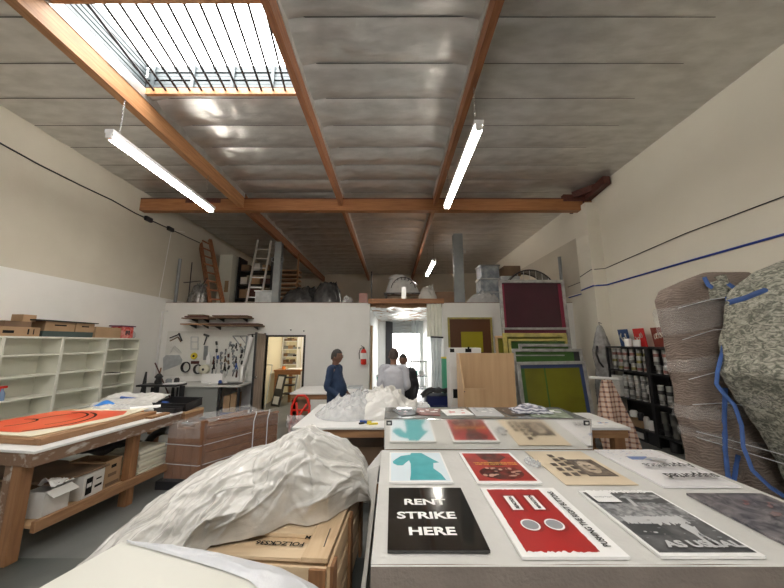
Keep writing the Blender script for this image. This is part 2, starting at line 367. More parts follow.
m.tube([(4.9, 7.2, 5.3), (4.9, 7.2, 5.45)], .02); m.build('bracket', 'redwood', bm_)
# foil strip closing the top of the side walls
# ---------------------------------------------------------------- cables on the walls
def cable(pts, r, mat, label, cat='cable', name='wall_cable'):
    m = MB(); m.tube(pts, r, 6); return m.build(name, mat, label=label, cat=cat)
cable([(XR - .02, -1, 3.27), (XR - .02, 5, 3.25), (XR - .02, 7.03, 3.22), (px0 - .02, 7.06, 3.2), (px0 - .02, 7.5, 3.17), (XR - .02, 7.65, 3.17), (XR - .02, 8.6, 3.15)], .018, pm('blue cable', (.02, .05, .30), rough=.4), 'thick blue cable running along the right wall')
cable([(XR - .02, -1, 3.76), (XR - .02, 5, 3.74), (XR - .02, 7.03, 3.62), (px0 - .02, 7.06, 3.60), (px0 - .02, 7.5, 3.52), (XR - .02, 7.65, 3.5), (XR - .02, 8.6, 3.46)], .009, 'dark', 'thin dark wire strung above the blue cable on the right wall')
def cab_left():
    ps = [at(x, y, X=XL + .03) for x, y in ((0, 143), (40, 165), (80, 185), (112, 200))] + [at(x, y, X=XL + .05) for x, y in ((135, 213), (148, 219), (170, 229), (200, 243))]
    t = T('wall_cable', 'black cable with junction boxes drooping along the left wall', 'cable', ps[0])
    m = MB(); m.tube(ps, .014, 6); m.build('cord', 'black', t)
    for i in (5, 6):
        p = ps[i]; m = MB(); m.box(p.x - .02, p.x + .05, p.y - .1, p.y + .1, p.z - .06, p.z + .05); m.build('junction_box', 'black', t)
cab_left()
m = MB(); a = at(175, 268, X=XL + .06); b = at(172, 302, X=XL + .06); m.tube([(XL + .08, 8.75, 3.0), (XL + .08, 8.75, 4.35)], .045, 8)
m.build('wall_pipe', 'steel', label='short grey pipe standing against the left wall on the loft', cat='pipe')
m = MB(); m.tube([(XL + .02, 8.2, 3.1), (XL + .02, 8.35, 5.1), (XL + .02, 8.9, 5.25)], .008, 6); m.build('wall_wire', 'paper', label='thin pale wire rising up the left wall beside the loft', cat='wire')
m = MB(); m.tube([(XL + .03, 8.38, 0), (XL + .03, 8.38, 2.72), (XL + .12, 8.46, 2.74)], .02, 6); m.build('conduit', 'fix', label='thin white conduit in the left back corner beside the pegboard', cat='conduit')
# ---------------------------------------------------------------- fluorescent lights
def fixture(x, y0, y1, z, label, ch):
    t = T('hanging_light', label, 'ceiling light', (x, (y0 + y1) / 2, z))
    m = MB(); m.box(x - .06, x + .06, y0, y1, z + .05, z + .11); m.box(x - .04, x + .04, y0, y0 + .05, z - .02, z + .05); m.box(x - .04, x + .04, y1 - .05, y1, z - .02, z + .05)
    m.build('housing', 'fix', t, bevel=.006)
    for s in (-.032, .032): m = MB(); m.tube([(x + s, y0 + .05, z), (x + s, y1 - .05, z)], .018, 10); m.build('tube', 'tube', t)
    for yy in (y0 + .15, y1 - .25):
        m = MB(); n = int((ch - z - .1) / .04)
        for k in range(n):
            zz = z + .11 + k * .04; c = [(x + (.009 * math.cos(q) if k % 2 else 0), yy + (0 if k % 2 else .009 * math.cos(q)), zz + .022 + .024 * math.sin(q)) for q in [i * PI / 3 for i in range(7)]]
            m.tube(c, .0028, 4, cap=False)
        m.build('chain', 'chrome', t)
fixture(-3.80, 3.62, 5.98, 4.58, 'long fluorescent light hanging at the left below the skylight', 5.3)
fixture(1.12, 3.45, 5.82, 4.58, 'long fluorescent light hanging near the middle under a wooden purlin', 5.34)
fixture(-3.80, -2.2, .15, 4.58, 'added unseen fluorescent light hanging over the left side behind the camera', 5.3)  # out of view, added to brighten surfaces that face the camera
fixture(1.12, -2.2, .15, 4.58, 'added unseen fluorescent light hanging over the middle behind the camera', 5.34)  # second added fixture, unseen, more fill from behind the camera
fixture(1.44, 9.9, 12.1, 4.58, 'small distant fluorescent light hanging above the loft', 5.7)
# ================================================================ POSTER TABLE
TX0, TX1, TY0, TY1, TZ = -.09, 2.35, 1.45, 2.835, .92
t = T('print_table', 'wooden table hidden under the off white cloth with posters', 'table', (1.13, 2.13, 0))
m = MB(); m.box(TX0 + .03, TX1 - .03, TY0 + .03, TY1 - .03, TZ - .05, TZ - .012); m.build('tabletop', 'wtx', t)
for x in (TX0 + .1, TX1 - .19):
    for y in (TY0 + .1, TY1 - .19): m = MB(); m.box(x, x + .09, y, y + .09, 0, TZ - .05); m.build('leg', 'wtz', t)
def clothmesh():
    m = MB(); n = 60
    m.grid(lambda u, v: Vector((TX0 + u * (TX1 - TX0), TY0 + v * (TY1 - TY0), TZ - .004 + .0022 * nz(u * 6, v * 4, 0, 1) + .001 * ridge(u * 5, v * 5, 2))), 80, 50)
    def skirt(a, b, nrm, drop, st, mi=0):
        L = (Vector(b) - Vector(a)).length; k = int(L / .03)
        def fn(u, v):
            p = Vector(a).lerp(Vector(b), u); w = v ** .8
            out = .012 + w * ((.08 if nrm[0] < 0 else .03) + (.006 if mi else .028) * math.sin(u * L * 11 + st) + .02 * nz(u * L * 3, st, v, 1.3))
            return Vector((p.x + nrm[0] * out, p.y + nrm[1] * out, TZ - .004 - .012 * min(1, v * 8) - v * drop))
        m.grid(fn, k, 14, mi)
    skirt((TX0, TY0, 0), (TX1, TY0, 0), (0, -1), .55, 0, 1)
    skirt((TX0, TY1, 0), (TX0, TY0, 0), (-1, 0), .6, 2)
    skirt((TX1, TY0, 0), (TX1, TY1, 0), (1, 0), .5, 4)
    # rolled front and side edges
    m.grid(lambda u, v: Vector((TX0 + u * (TX1 - TX0), TY0 - .012 * math.sin(v * PI / 2), TZ - .004 - .012 * (1 - math.cos(v * PI / 2)))), 40, 4)
    # lifted corner at the back left
    m.add([(TX0, TY1 - .32, TZ - .004), (TX0, TY1, TZ - .004), (TX0 - .14, TY1 - .12, TZ - .13), (TX0 - .06, TY1 - .4, TZ - .25)], [(0, 1, 2), (0, 2, 3)])
    return m.build('table_cloth', ['cloth', 'skirt'], label='off white cloth draped over the large poster table', cat='tablecloth')
clothmesh()
def ipm(name, c, **k): return pm(name, c, rough=k.pop('rough', .35), **k)
I = {k: ipm('print ' + k, v) for k, v in dict(teal=(.055, .50, .55), red=(.62, .035, .02), dkred=(.28, .02, .02), sepia=(.74, .63, .45), brown=(.10, .075, .06), grey=(.30, .32, .34), blue=(.17, .25, .50), yel=(.80, .45, .05), lblue=(.70, .80, .86), dgrey=(.055, .06, .065), lgrey=(.55, .56, .57), pink=(.6, .35, .33), skin=(.55, .33, .25)).items()}
def poster(x0, x1, y0, y1, label, base, art, mats, gloss=False, th=.012):
    m = MB(); m.box(x0, x1, y0, y1, TZ + .002, TZ + .002 + th, 0); zt = TZ + .002 + th
    w, h = x1 - x0, y1 - y0
    lay = [0]
    def P_(pts, mi, rnd=None):
        lay[0] += 1; z = zt + .00035 * lay[0]
        m.face([(x0 + p[0] * w, y0 + p[1] * h, z) for p in pts], mi)
    def X_(txt, size, px, py, mi, rot=0, bold=0, sx=1, al='LEFT'):
        lay[0] += 1; m.text(txt, size, Tr(x0 + px * w, y0 + py * h, zt + .00035 * lay[0]) @ Rz(rot), mi, bold, 0, al, sx)
    art(P_, X_)
    return m.build('art_print', [base] + mats, label=label, cat='poster')
def rect(a, b, c, d): return [(a, c), (b, c), (b, d), (a, d)]
def ell(cx, cy, rx, ry, n=28): return [(cx + rx * math.cos(2 * PI * i / n), cy + ry * math.sin(2 * PI * i / n)) for i in range(n)]
def rag(a, b, c, d, am, n=34, seed=1):
    r = random.Random(seed); o = []
    for i in range(n): o.append((a + (b - a) * i / n, c + r.uniform(-am, am)))
    for i in range(n): o.append((b + r.uniform(-am * .3, am * .3), c + (d - c) * i / n))
    for i in range(n): o.append((b - (b - a) * i / n, d + r.uniform(-am, am) * .5))
    for i in range(n): o.append((a + r.uniform(-am * .3, am * .3), d - (d - c) * i / n))
    return o
# RENT STRIKE HERE
def a1(P, X):
    X('RENT', .088, .19, .655, 1, bold=.003, sx=1.12); X('STRIKE', .088, .10, .42, 1, bold=.003, sx=1.17); X('HERE', .088, .215, .185, 1, bold=.003, sx=1.15)
poster(-.02, .44, 1.51, 2.10, 'glossy black poster reading RENT STRIKE HERE in white capitals', pm('glossy black print', (.012, .012, .011), rough=.12, coat=1), a1, ['paper'])
# teal figure
def a2(P, X):
    P(rect(.03, .97, .03, .97), 1)
    P([(.33, 1.0 - .03), (.62, .97), (.80, .72), (.90, .60), (.79, .58), (.76, .40), (.86, .22), (.90, .05), (.33, .05), (.36, .25), (.38, .55), (.36, .68), (.30, .60), (.24, .50), (.14, .50), (.07, .57), (.06, .64), (.12, .73), (.22, .85), (.40, .90), (.42, .97)], 2)
poster(-.02, .41, 2.18, 2.73, 'white poster with a teal figure silhouette at the back left of the table', 'paper', a2, [I['lblue'], pm('teal screen ink', (.035, .34, .38), (.06, .40, .44), 9, .4)])
# red and black poster
def a3(P, X):
    P(rect(.05, .95, .045, .955), 1)
    P([(.30, .95), (.75, .95), (.82, .80), (.70, .70), (.62, .62), (.66, .50), (.40, .50), (.42, .66), (.34, .74)], 2)
    P(ell(.5, .27, .36, .19), 2)
    r = random.Random(5)
    for i in range(26): P(ell(.2 + .6 * r.random(), .14 + .26 * r.random(), .03 + .03 * r.random(), .015 + .02 * r.random(), 8), 4 if i % 3 else 2)
    X('THE UNEXPECTED STRUGGLE', .021, .13, .535, 3, bold=.0008, sx=1.15); X('AND THE LONG WAY HOME', .021, .15, .485, 3, bold=.0008, sx=1.15)
poster(.565, 1.0, 2.17, 2.73, 'red poster with a dark figure and small yellow lettering across it', 'paper', a3, [pm('red black ink', (.46, .025, .018), (.27, .016, .012), 6, .35), pm('smoky ink', (.03, .012, .01), (.20, .015, .01), 14, .35), I['yel'], I['skin']])
# PUSHING THE RIGHT BUTTONS
def a4(P, X):
    P(rag(.07, .77, .05, .96, .012), 1)
    for cx in (.30, .56):
        P(rect(cx - .10, cx + .10, .56, .86), 2); P(rect(cx - .07, cx + .06, .585, .83), 3)
        P(ell(cx + .02, .355, .115, .088), 2); P(ell(cx, .365, .10, .078), 3); P(ell(cx, .365, .083, .062), 4)
    X('REACTION', .028, .32, .60, 5, PI / 2, .001, .95); X('REVOLUTION', .026, .58, .60, 5, PI / 2, .001, .9)
    X('PUSHING THE RIGHT BUTTONS', .047, .915, .09, 5, PI / 2, .0008, .76)
poster(.565, 1.035, 1.47, 2.10, 'red and white poster reading PUSHING THE RIGHT BUTTONS with two grey buttons', 'paper', a4, [pm('bright red ink', (.42, .020, .020), (.36, .022, .022), 5, .35), I['dkred'], 'paper', I['grey'], 'ink'])
# sepia portrait print
def a5(P, X):
    P(rect(.50, .93, .20, .70), 1); P(rect(.53, .90, .24, .66), 2); P(ell(.70, .46, .13, .18), 3); P(ell(.66, .50, .02, .02), 1); P(ell(.74, .50, .02, .02), 1); P(ell(.70, .38, .05, .02), 1); P([(.55, .66), (.58, .50), (.60, .66)], 1); P([(.60, .64), (.80, .64), (.84, .5), (.87, .66), (.7, .7)], 1)
    for cx, a, n in ((.20, .20, 3), (.33, .20, 5), (.45, .24, 4)):
        for i in range(n): P(rect(cx - .045, cx + .045, a + i * .14, a + i * .14 + .09), 1)
poster(1.15, 1.63, 2.16, 2.78, 'tan paper print with rows of dark block letters and a portrait', 'sepia' if False else pm('tan paper', (.72, .61, .45), (.66, .55, .40), 3, .6), a5, [I['brown'], pm('halftone sepia', (.28, .22, .17), (.14, .11, .09), 20, .5), pm('halftone light', (.60, .50, .38), (.30, .24, .18), 18, .5)], th=.004)
# BUSINESS AS USUAL
def a6(P, X):
    P(rect(.03, .97, .035, .965), 1); r = random.Random(9)
    P(rag(.03, .97, .45, .75, .02, seed=4), 2); P(rag(.10, .80, .40, .52, .03, seed=8), 4)
    P(rect(.06, .42, .245, .40), 3)
    P([(.45, .68), (.50, .68), (.54, .86), (.50, .87)], 4); P([(.62, .08), (.66, .08), (.68, .24), (.76, .34), (.72, .42), (.62, .36), (.64, .25)], 4); P([(.72, .08), (.76, .10), (.72, .26), (.78, .36), (.70, .34)], 4)
    P([(.40, .84), (.75, .80), (.95, .84), (.94, .90), (.55, .92)], 2)
    for i in range(30): P(ell(.08 + .85 * r.random(), .1 + .75 * r.random(), .01 + .02 * r.random(), .004 + .008 * r.random(), 6), r.choice((2, 3, 4, 6)))
    P(rect(.04, .34, .72, .915), 5)
    X('Sunday Paper', .020, .07, .81, 6, 0, .0004)
    X('BUSINESS', .052, .05, .895, 5, 0, .0010, 1.65); X('AS USUAL', .062, .16, .06, 4, 0, .003, 1.25)
poster(1.17, 1.63, 1.475, 2.06, 'black and white photo poster reading BUSINESS and AS USUAL', 'paper', a6, [pm('dark halftone', (.06, .062, .068), (.15, .155, .16), 16, .3, lo=.3, hi=.7), pm('crowd halftone', (.13, .13, .14), (.42, .43, .44), 30, .3, lo=.36, hi=.64), I['dgrey'], I['lgrey'], 'paper', I['grey']])
# text poster, printed upside down from here
def a7(P, X):
    P(rect(.30, .62, .66, .76), 1)
    r = random.Random(3)
    for i in range(60):
        x = .05 + .85 * r.random(); y = .60 + .36 * r.random(); P(rect(x, x + .03, y, y + .006), r.choice((2, 3, 1)))
    P([(.35, .56), (.50, .60), (.66, .52), (.75, .58), (.55, .66)], 4)
    X('Apprentice', .11, .92, .46, 5, PI, .0015, .72); X('supported', .11, .92, .20, 5, PI, .003, .78)
poster(1.76, 2.27, 2.12, 2.80, 'white glossy poster with a blue bar and large upside down black lettering', pm('glossy white print', (.84, .83, .84), rough=.3), a7, [I['blue'], I['grey'], I['pink'], I['lgrey'], 'ink'])
def a8(P, X):
    r = random.Random(2)
    for i in range(22):
        x, y = .2 + .6 * r.random(), .25 + .55 * r.random(); P([(x, y), (x + .09 * r.random() + .03, y + .02), (x + .12, y + .10 * r.random()), (x + .02, y + .05)], 1 + i % 2)
poster(1.82, 2.28, 1.40 + .06, 2.03, 'dark grey mottled poster with faint red marks at the right edge of the table', pm('mottled grey print', (.07, .07, .085), (.26, .24, .25), 9, .3, det=9, dist=1.5, lo=.38, hi=.62), a8, [pm('mottled red', (.22, .07, .07), (.30, .22, .22), 22, .35), pm('mottled blue', (.10, .10, .13), (.25, .23, .24), 22, .35)])
# crumpled tape beside the tan print
m = MB(); pts = []
for i in range(40): q = i * .7; pts.append((1.085 + .035 * math.cos(q) + i * .0012 - .02, 2.55 + .05 * math.sin(q * 1.3) - i * .002, TZ + .018 + .008 * math.sin(i * 1.9)))
m.tube(pts, .006, 5); m.build('tape_loop', 'wrap2', label='small tangle of clear tape between the red poster and the tan print', cat='tape')
# ================================================================ CABINET WITH POLISHED FRONT
CX0, CX1, CY0, CY1, CZT = -.06, 1.77, 2.86, 3.36, 1.17
t = T('display_cabinet', 'low cabinet with polished reflecting front behind the poster table', 'cabinet', ((CX0 + CX1) / 2, (CY0 + CY1) / 2, 0))
m = MB(); m.box(CX0, CX1, CY0 + .04, CY1, 0, CZT - .02); m.build('body', 'steel', t)
m = MB(); m.box(CX0 - .01, CX1 + .01, CY0 + .03, CY1 + .01, CZT - .02, CZT, 0); m.build('top_panel', [pm('glass covered top', (.25, .26, .25), rough=.12, metal=.3)], t)
lean = math.radians(-4.6)
TT = Tr(0, CY0 - .016, .912) @ RX(-lean)
m = MB(); m.box(CX0, CX1, 0, .006, 0, CZT - .912 + .004, T=TT); m.build('front_panel', 'mirror', t)
m = MB(); m.box(CX0 - .008, CX0, -.003, .01, 0, .268, T=TT); m.box(CX1, CX1 + .008, -.003, .01, 0, .268, T=TT); m.box(CX0, CX1, -.003, .012, .259, .268, T=TT); m.build('edge_strip', 'chrome', t)
for x in (CX0 + .01, CX1 - .06):
    m = MB(); m.box(x, x + .05, -.004, 0, .215, .255, T=TT); m.box(x + .012, x + .038, -.0055, -.004, .226, .244, m=1, T=TT); m.build('corner_bracket', ['dark', 'silver'], t)
# things lying on the cabinet
r = random.Random(11)
def flat_item(x, y, w, d, rz, mats, label, name='photo_print', cat='print', spots=6, h=.006, z=CZT + .001):
    m = MB(); m.box(x - w / 2, x + w / 2, y - d / 2, y + d / 2, z, z + h, 0, rz, (x, y, 0))
    A = Rz(rz)
    for i in range(spots):
        a, b = r.uniform(-.4, .25) * w, r.uniform(-.4, .25) * d; c, e = r.uniform(.06, .2) * w, r.uniform(.06, .2) * d
        m.face([A @ Vector((a + p * c, b + q * e, 0)) + Vector((x, y, z + h + .0006 * (i + 1))) for p, q in ((0, 0), (1, 0), (1, 1), (0, 1))], 1 + i % (len(mats) - 1))
    return m.build(name, mats, label=label, cat=cat)
flat_item(.14, 3.12, .20, .26, .3, [I['dgrey'], I['lgrey'], I['pink']], 'dark grey photo print at the left end of the cabinet top', z=CZT + .001)
flat_item(.36, 3.14, .24, .28, -.15, [pm('dark red print', (.25, .06, .05), (.10, .03, .03), 12, .3), I['pink'], 'paper'], 'dark red photo print on the cabinet above the teal poster', spots=10)
flat_item(.64, 3.12, .26, .24, .1, ['paper', I['pink'], I['red']], 'white card with a red pattern on the cabinet top')
flat_item(.93, 3.14, .26, .36, -.05, [I['lgrey'], I['grey'], 'paper'], 'grey photo print lying on the middle of the cabinet top', spots=9)
flat_item(1.17, 3.16, .15, .34, .12, [I['brown'], I['dgrey'], 'paper'], 'brown print lying right of the grey photo on the cabinet')
flat_item(1.52, 3.10, .36, .36, -.2, [pm('green grey print', (.22, .27, .18), (.45, .5, .4), 14, .2), I['lgrey'], 'paper'], 'green grey print at the right end of the cabinet top', spots=9)
m = MB(); m.grid(lambda u, v: Vector((1.20 + .36 * u, 3.02 + .26 * v + .03 * nz(u * 3, v, 2), CZT + .012 + .055 * math.sin(PI * u) ** .6 * math.sin(PI * v) ** .5 * (1 + .8 * ridge(u * 2, v * 3, 4, 1.2, 2)) * .6)), 40, 30, 0)
m.build('striped_cloth', wave_mat('striped fabric', (.10, .11, .16), (.62, .62, .66), 14, 6, st=(1, 1, 1)), label='crumpled blue grey striped cloth on the cabinet top', cat='cloth')
# ================================================================ FOREGROUND LEFT: board, foam, crate, sheet
ZB = .95
t = T('packing_table', 'low table with a cream white board at the bottom left corner', 'table', (-.8, 1.1, 0))
m = MB(); m.poly([(-1.24, 1.54, ZB - .02), (-1.52, .55, ZB - .02), (-.35, .5, ZB - .02), (-.40, 1.15, ZB - .02), (-.50, 1.29, ZB - .02), (-.68, 1.38, ZB - .02)], (0, 0, .02)); m.build('board_top', 'board', t)
for x, y in ((-1.22, 1.38), (-1.4, .68), (-.45, .65), (-.62, 1.2)): m = MB(); m.box(x - .03, x + .03, y - .03, y + .03, 0, ZB - .02); m.build('leg', 'wtz', t)
FO = [Vector(p) for p in ((-1.22, 1.54, 0), (-1.02, 1.52, 0), (-.84, 1.50, 0), (-.66, 1.46, 0), (-.46, 1.41, 0), (-.30, 1.33, 0), (-.19, 1.25, 0), (-.13, 1.10, 0), (-.12, .8, 0))]
FI = [Vector(p) for p in ((-1.20, 1.525, 0), (-1.02, 1.47, 0), (-.86, 1.42, 0), (-.68, 1.36, 0), (-.55, 1.31, 0), (-.47, 1.25, 0), (-.43, 1.15, 0), (-.41, 1.0, 0), (-.41, .8, 0))]
def pl(L_, u): q = u * (len(L_) - 1); i = min(len(L_) - 2, int(q)); return L_[i].lerp(L_[i + 1], q - i)
def foamf(u, v):
    p = pl(FI, u).lerp(pl(FO, u), v); z = ZB + .006 + .010 * math.sin(PI * min(1, v * 1.3)) * (.6 + ridge(u * 3, v * 1.2, 1, 1.5, 2)) - .05 * max(0, v - .7) * u / .3
    return Vector((p.x, p.y, z))
m = MB(); m.grid(foamf, 90, 30); m.build('foam_sheet', 'foam', label='thin translucent packing foam sheet lying across the edge of the cream board', cat='foam sheet')
# pine crate with stencilled lid
c0 = Vector((-.38, 1.99, 0)); ang = math.radians(-4); A = Matrix.Translation(c0) @ Rz(ang)
t = T('wooden_crate', 'pale pine crate with stencilled lid under the plastic sheet', 'crate', (-.9, 2.5, 0))
m = MB(); m.box(-1.25, -.02, .02, 1.05, 0, .57, T=A); m.build('body', 'plyy', t)
def bx(mn, *a, nm='board', mt='plyx', T_=None):
    m = MB(); m.box(*a, T=A); return m.build(nm, mt, t, bevel=.003)
bx(0, -.16, 0, 0, 1.07, .572, .60, mt='plyy', nm='lid_board'); bx(0, -1.27, -1.1, 0, 1.07, .572, .60, mt='plyy', nm='lid_board')
for k in range(5): bx(0, -1.098, -.162, .003 + .215 * k, .003 + .215 * k + (.20 if k else .13), .572, .598 if k % 2 else .592, nm='lid_board')
for k in range(3): bx(0, 0, .018, 0, 1.07, .06 + .18 * k, .06 + .18 * k + .14, mt='plyy', nm='side_slat')
for y in (.0, .5, .97): bx(0, .018, .04, y, y + .09, 0, .56, mt='wtz', nm='side_batten')
for k in range(3): bx(0, -1.25, 0, -.018, 0, .06 + .18 * k, .06 + .18 * k + .14, nm='front_slat')
bx(0, -.10, 0, -.036, -.018, 0, .56, mt='wtz', nm='side_batten')
m = MB(); m.text('FOLZCKS36', .052, A @ Tr(-.18, .13, .6005) @ Rz(PI), 0, .0012, 0, 'LEFT', 1.15); m.text('M', .05, A @ Tr(-.16, .20, .6008) @ Rz(PI), 0, .001); m.build('stencil', 'ink', t)
m = MB(); m.tube([A @ Vector((-.05, .10, .602)), A @ Vector((-.06, .28, .602))], .003, 5); m.build('staple', 'dark', t)
# something bulky under the white polythene sheet
RID = [(-2.42, .10), (-2.3, .24), (-2.0, .52), (-1.69, .75), (-1.45, .86), (-1.23, .965), (-.97, 1.05), (-.78, 1.15), (-.67, 1.175), (-.58, 1.12), (-.45, 1.04), (-.35, .97), (-.27, .91), (-.21, .79), (-.15, .62)]
FRT = [(-2.42, 2.05, .05), (-2.0, 1.95, .05), (-1.6, 1.86, .10), (-1.32, 1.82, .35), (-1.12, 2.03, .615), (-.98, 2.08, .61), (-.85, 2.14, .61), (-.72, 2.27, .61), (-.58, 2.24, .61), (-.46, 2.30, .61), (-.36, 2.44, .61), (-.27, 2.56, .61), (-.15, 2.6, .6)]
def lut(T_, x, k):
    for a, b in zip(T_, T_[1:]):
        if x <= b[0]: q = (x - a[0]) / (b[0] - a[0]); q = max(0, min(1, q)); q = q * q * (3 - 2 * q) * .5 + q * .5; return a[k] * (1 - q) + b[k] * q
    return T_[-1][k]
FD = Folds(3, 170, -2.4, -.15, 0, 1.5, .75, .6, (.016, .05), (.015, .05)); FD2 = Folds(5, 26, -2.4, -.15, 0, 1.5, .6, .4, (.04, .08), (.08, .16), (.4, 1.0))
def sheetf(u, v):
    x = -2.42 + 2.27 * u; rz = lut(RID, x, 1); fy = lut(FRT, x, 1); fz = min(lut(FRT, x, 2), rz); by = 3.1; bz = min(.35, rz * .8)
    if v < .6:
        q = v / .6; a = q * PI / 2; ex = .85
        y = fy + (2.62 - fy) * (1 - math.cos(a)) ** ex; z = fz + (rz - fz) * math.sin(a) ** ex
    else:
        q = (v - .6) / .4; y = 2.62 + (by - 2.62) * math.sin(q * PI / 2); z = bz + (rz - bz) * math.cos(q * PI / 2) ** .8
    w = min(1, v * 7) * min(1, (1 - u) * 14 + .2)
    c = crease(x * 1.0 + z * .8, y, z, 3.0); c2 = crease(x + 3, y + z, z * .6, 6.5); c3 = ridge(x * .7 + z, y * 1.6, z, 2.2, 4)
    c4 = crease(x * .7 + 9, y + z * 1.4, z * .3, 1.7); c5 = ridge((x * .8 + z * .9) * .9, (y - x * .35 - z * .5) * 2.6, z * .3 + 4, 1.3, 2); d = (-.10 * (c4 - .25) - .05 * (c - .25) - .012 * (c2 - .25) + .012 * c5 + FD(x, v * 1.5) + FD2(x, v * 1.5)) * w
    big = .045 * nz(x * 1.3, y * 1.3, z * 2, 1.6) * w
    ny = -math.cos(min(1, v / .6) * PI / 2) if v < .6 else .3
    y += ny * (d + big); z += (d * .6 + big * .5) * (.5 if v < .55 else .35)
    tuck = max(0, .14 - v) / .14
    y += .05 * tuck
    return Vector((x + .02 * c3 * w, y, max(z, .02)))
m = MB(); m.grid(sheetf, 340, 200)
m.build('plastic_sheet', 'poly', label='large crumpled white polythene sheet draped over the pine crate', cat='plastic sheet')
# ================================================================ PALLET OF BROWN SLATS, WRAPPED
t = T('slat_stack', 'wrapped stack of brown slatted timber panels on a low pallet', 'timber stack', (-2.4, 4.5, 0))
EA, EB = Vector((-2.98, 4.24, 0)), Vector((-2.50, 4.20, 0)); SB = Vector((-1.82, 5.05, 0)); NB = Vector((-2.45, 5.4, 0))
AE = Matrix.Translation(EA) @ Rz(math.atan2(EB.y - EA.y, EB.x - EA.x)); AS = Matrix.Translation(EB) @ Rz(math.atan2(SB.y - EB.y, SB.x - EB.x)); LE = (EB - EA).length; LS = (SB - EB).length
m = MB(); m.poly([EA + Vector((-.05, -.06, 0)), EB + Vector((.04, -.06, 0)), SB + Vector((.05, 0, 0)), NB, EA + Vector((-.05, 1.1, 0))], (0, 0, .10)); m.build('pallet', 'dark', t)
for k, (z0, z1) in enumerate(((.11, .30), (.305, .535), (.54, .80))):
    for j in range(4):
        m = MB(); x = .002 + j * LE / 4; m.box(x, x + LE / 4 - .004, 0, .10 - .012 * k, z0, z1 - (.07 if k == 2 and j in (1, 2) else 0), T=AE); m.build('end_slat', 'palletz', t, bevel=.004)
m = MB(); m.box(LE - .035, LE + .03, -.012, .05, .11, .83, T=AE); m.build('corner_post', 'palletz', t, bevel=.004)
for k in range(4): m = MB(); m.box(.03, LS, .002, .035, .11 + .158 * k, .11 + .158 * k + .152, T=AS); m.build('side_panel', 'pallet', t, bevel=.004)
m = MB(); m.box(.0, LS + .01, -.006, .06, .742, .77, T=AS); m.build('top_rail', 'pallet', t, bevel=.004)
m = MB(); m.box(.02, LS, .30, .335, .11, .74, T=AS); m.build('inner_panel', 'pallet', t); m = MB(); m.poly([EA + Vector((.01, .12, .11)), EA + Vector((.04, .12, .11)), NB + Vector((0, -.05, .11)), NB + Vector((-.03, -.05, .11))], (0, 0, .62)); m.build('far_panel', 'pallet', t)
m = MB(); m.poly([EA + Vector((.06, .13, .11)), EB + Vector((-.05, .13, .11)), SB + Vector((-.1, .05, .11)), NB + Vector((.05, -.1, .11))], (0, 0, .35)); m.build('inner_board', 'cardd', t)
def wrapwall(P0, P1, z0, z1, out, seed, nm='stretch_wrap', mt='wrap', amp=.012, sag=0):
    d = (P1 - P0).normalized(); n = Vector((d.y, -d.x, 0)); m = MB()
    m.grid(lambda u, v: P0.lerp(P1, u) + n * (out + amp * (1 + ridge(u * 3, v * 3, seed, 1.6, 2))) + Vector((0, 0, z0 + (z1 - z0) * v - sag * v * math.sin(PI * u))), 60, 30); return m.build(nm, mt, t)
wrapwall(EA, EB, .1, .80, .006, 1); wrapwall(EB, SB, .1, .80, .008, 2, sag=.02)
wrapwall(EA, EB, .62, .84, .020, 4, 'wrap_fold', 'wrap3', .016, .02); wrapwall(EB, SB, .66, .82, .018, 5, 'wrap_fold', 'wrap', .02, .03)
m = MB(); m.grid(lambda u, v: (EA.lerp(EB, u)).lerp(NB.lerp(SB, u), v) + Vector((0, -.02, .81 - .05 * math.sin(PI * u) - .03 * v + .025 * ridge(u * 2, v * 4, 1, 2, 3))), 50, 50); m.build('wrap_top', 'wrap3', t)
for z in (.30, .54):
    m = MB(); m.tube([EA + Vector((-.01, -.02, z)), EB + Vector((.0, -.03, z - .015)), EB.lerp(SB, .6) + Vector((.02, -.02, z + .01))], .004, 5); m.build('wrap_edge', 'foam', t)
for f in (.62, .82):
    p = EB.lerp(SB, f) + Vector((.025, -.02, 0)); m = MB(); m.tube([p + Vector((0, 0, .1)), p + Vector((0, 0, .70)), p + Vector((.01, .02, .77)), p + Vector((-.02, .12, .80)), p + Vector((-.06, .2, .79))], .008, 6); m.build('strap', 'foam', t)
m = MB(); m.grid(lambda u, v: Vector((-1.78 + .42 * u, 5.3 + .06 * math.sin(u * 3) , .62 * v + .03)) + Vector((.05 * nz(u * 3, v * 3), -.14 * math.sin(PI * u) * (.6 + .4 * v) + .05 * ridge(u * 2, v * 3, 5, 1.5), .05 * nz(u * 4, v, 3))), 50, 50)
m.build('bubble_wrap', 'wrap2', label='crumpled clear plastic bundle right behind the brown slat stack', cat='plastic wrap')
# ================================================================ LONG WORKTABLE ON THE LEFT
th = math.atan2(.22, 1.52); AL = Matrix.Translation((-3.09, 2.78, 0)) @ Rz(-th)
def lb(*a, nm, mt, par, bv=.004): m = MB(); m.box(*a, T=AL); return m.build(nm, mt, par, bevel=bv)
t = T('long_worktable', 'long lumber worktable with white top and lower shelf on the left', 'worktable', (-3.8, 3.8, 0))
lb(-1.55, 0, 0, 1.56, .90, .925, nm='tabletop', mt='white', par=t)
lb(-.09, -.01, .0, 1.55, .79, .90, nm='apron', mt='worn', par=t); lb(-1.54, -.095, .01, .05, .79, .90, nm='apron', mt='worn', par=t)
lb(-1.54, -.095, 1.5, 1.54, .79, .9, nm='apron', mt='wtx', par=t)
for y in (.03, .98):
    for x in ((-.25 if y < .5 else -.20), -1.50): lb(x, x + .10, y, y + .09, 0, .79, nm='leg', mt='wtz', par=t)
lb(-.33, -.252, .03, .065, 0, .79, nm='leg_facing', mt='worn', par=t)
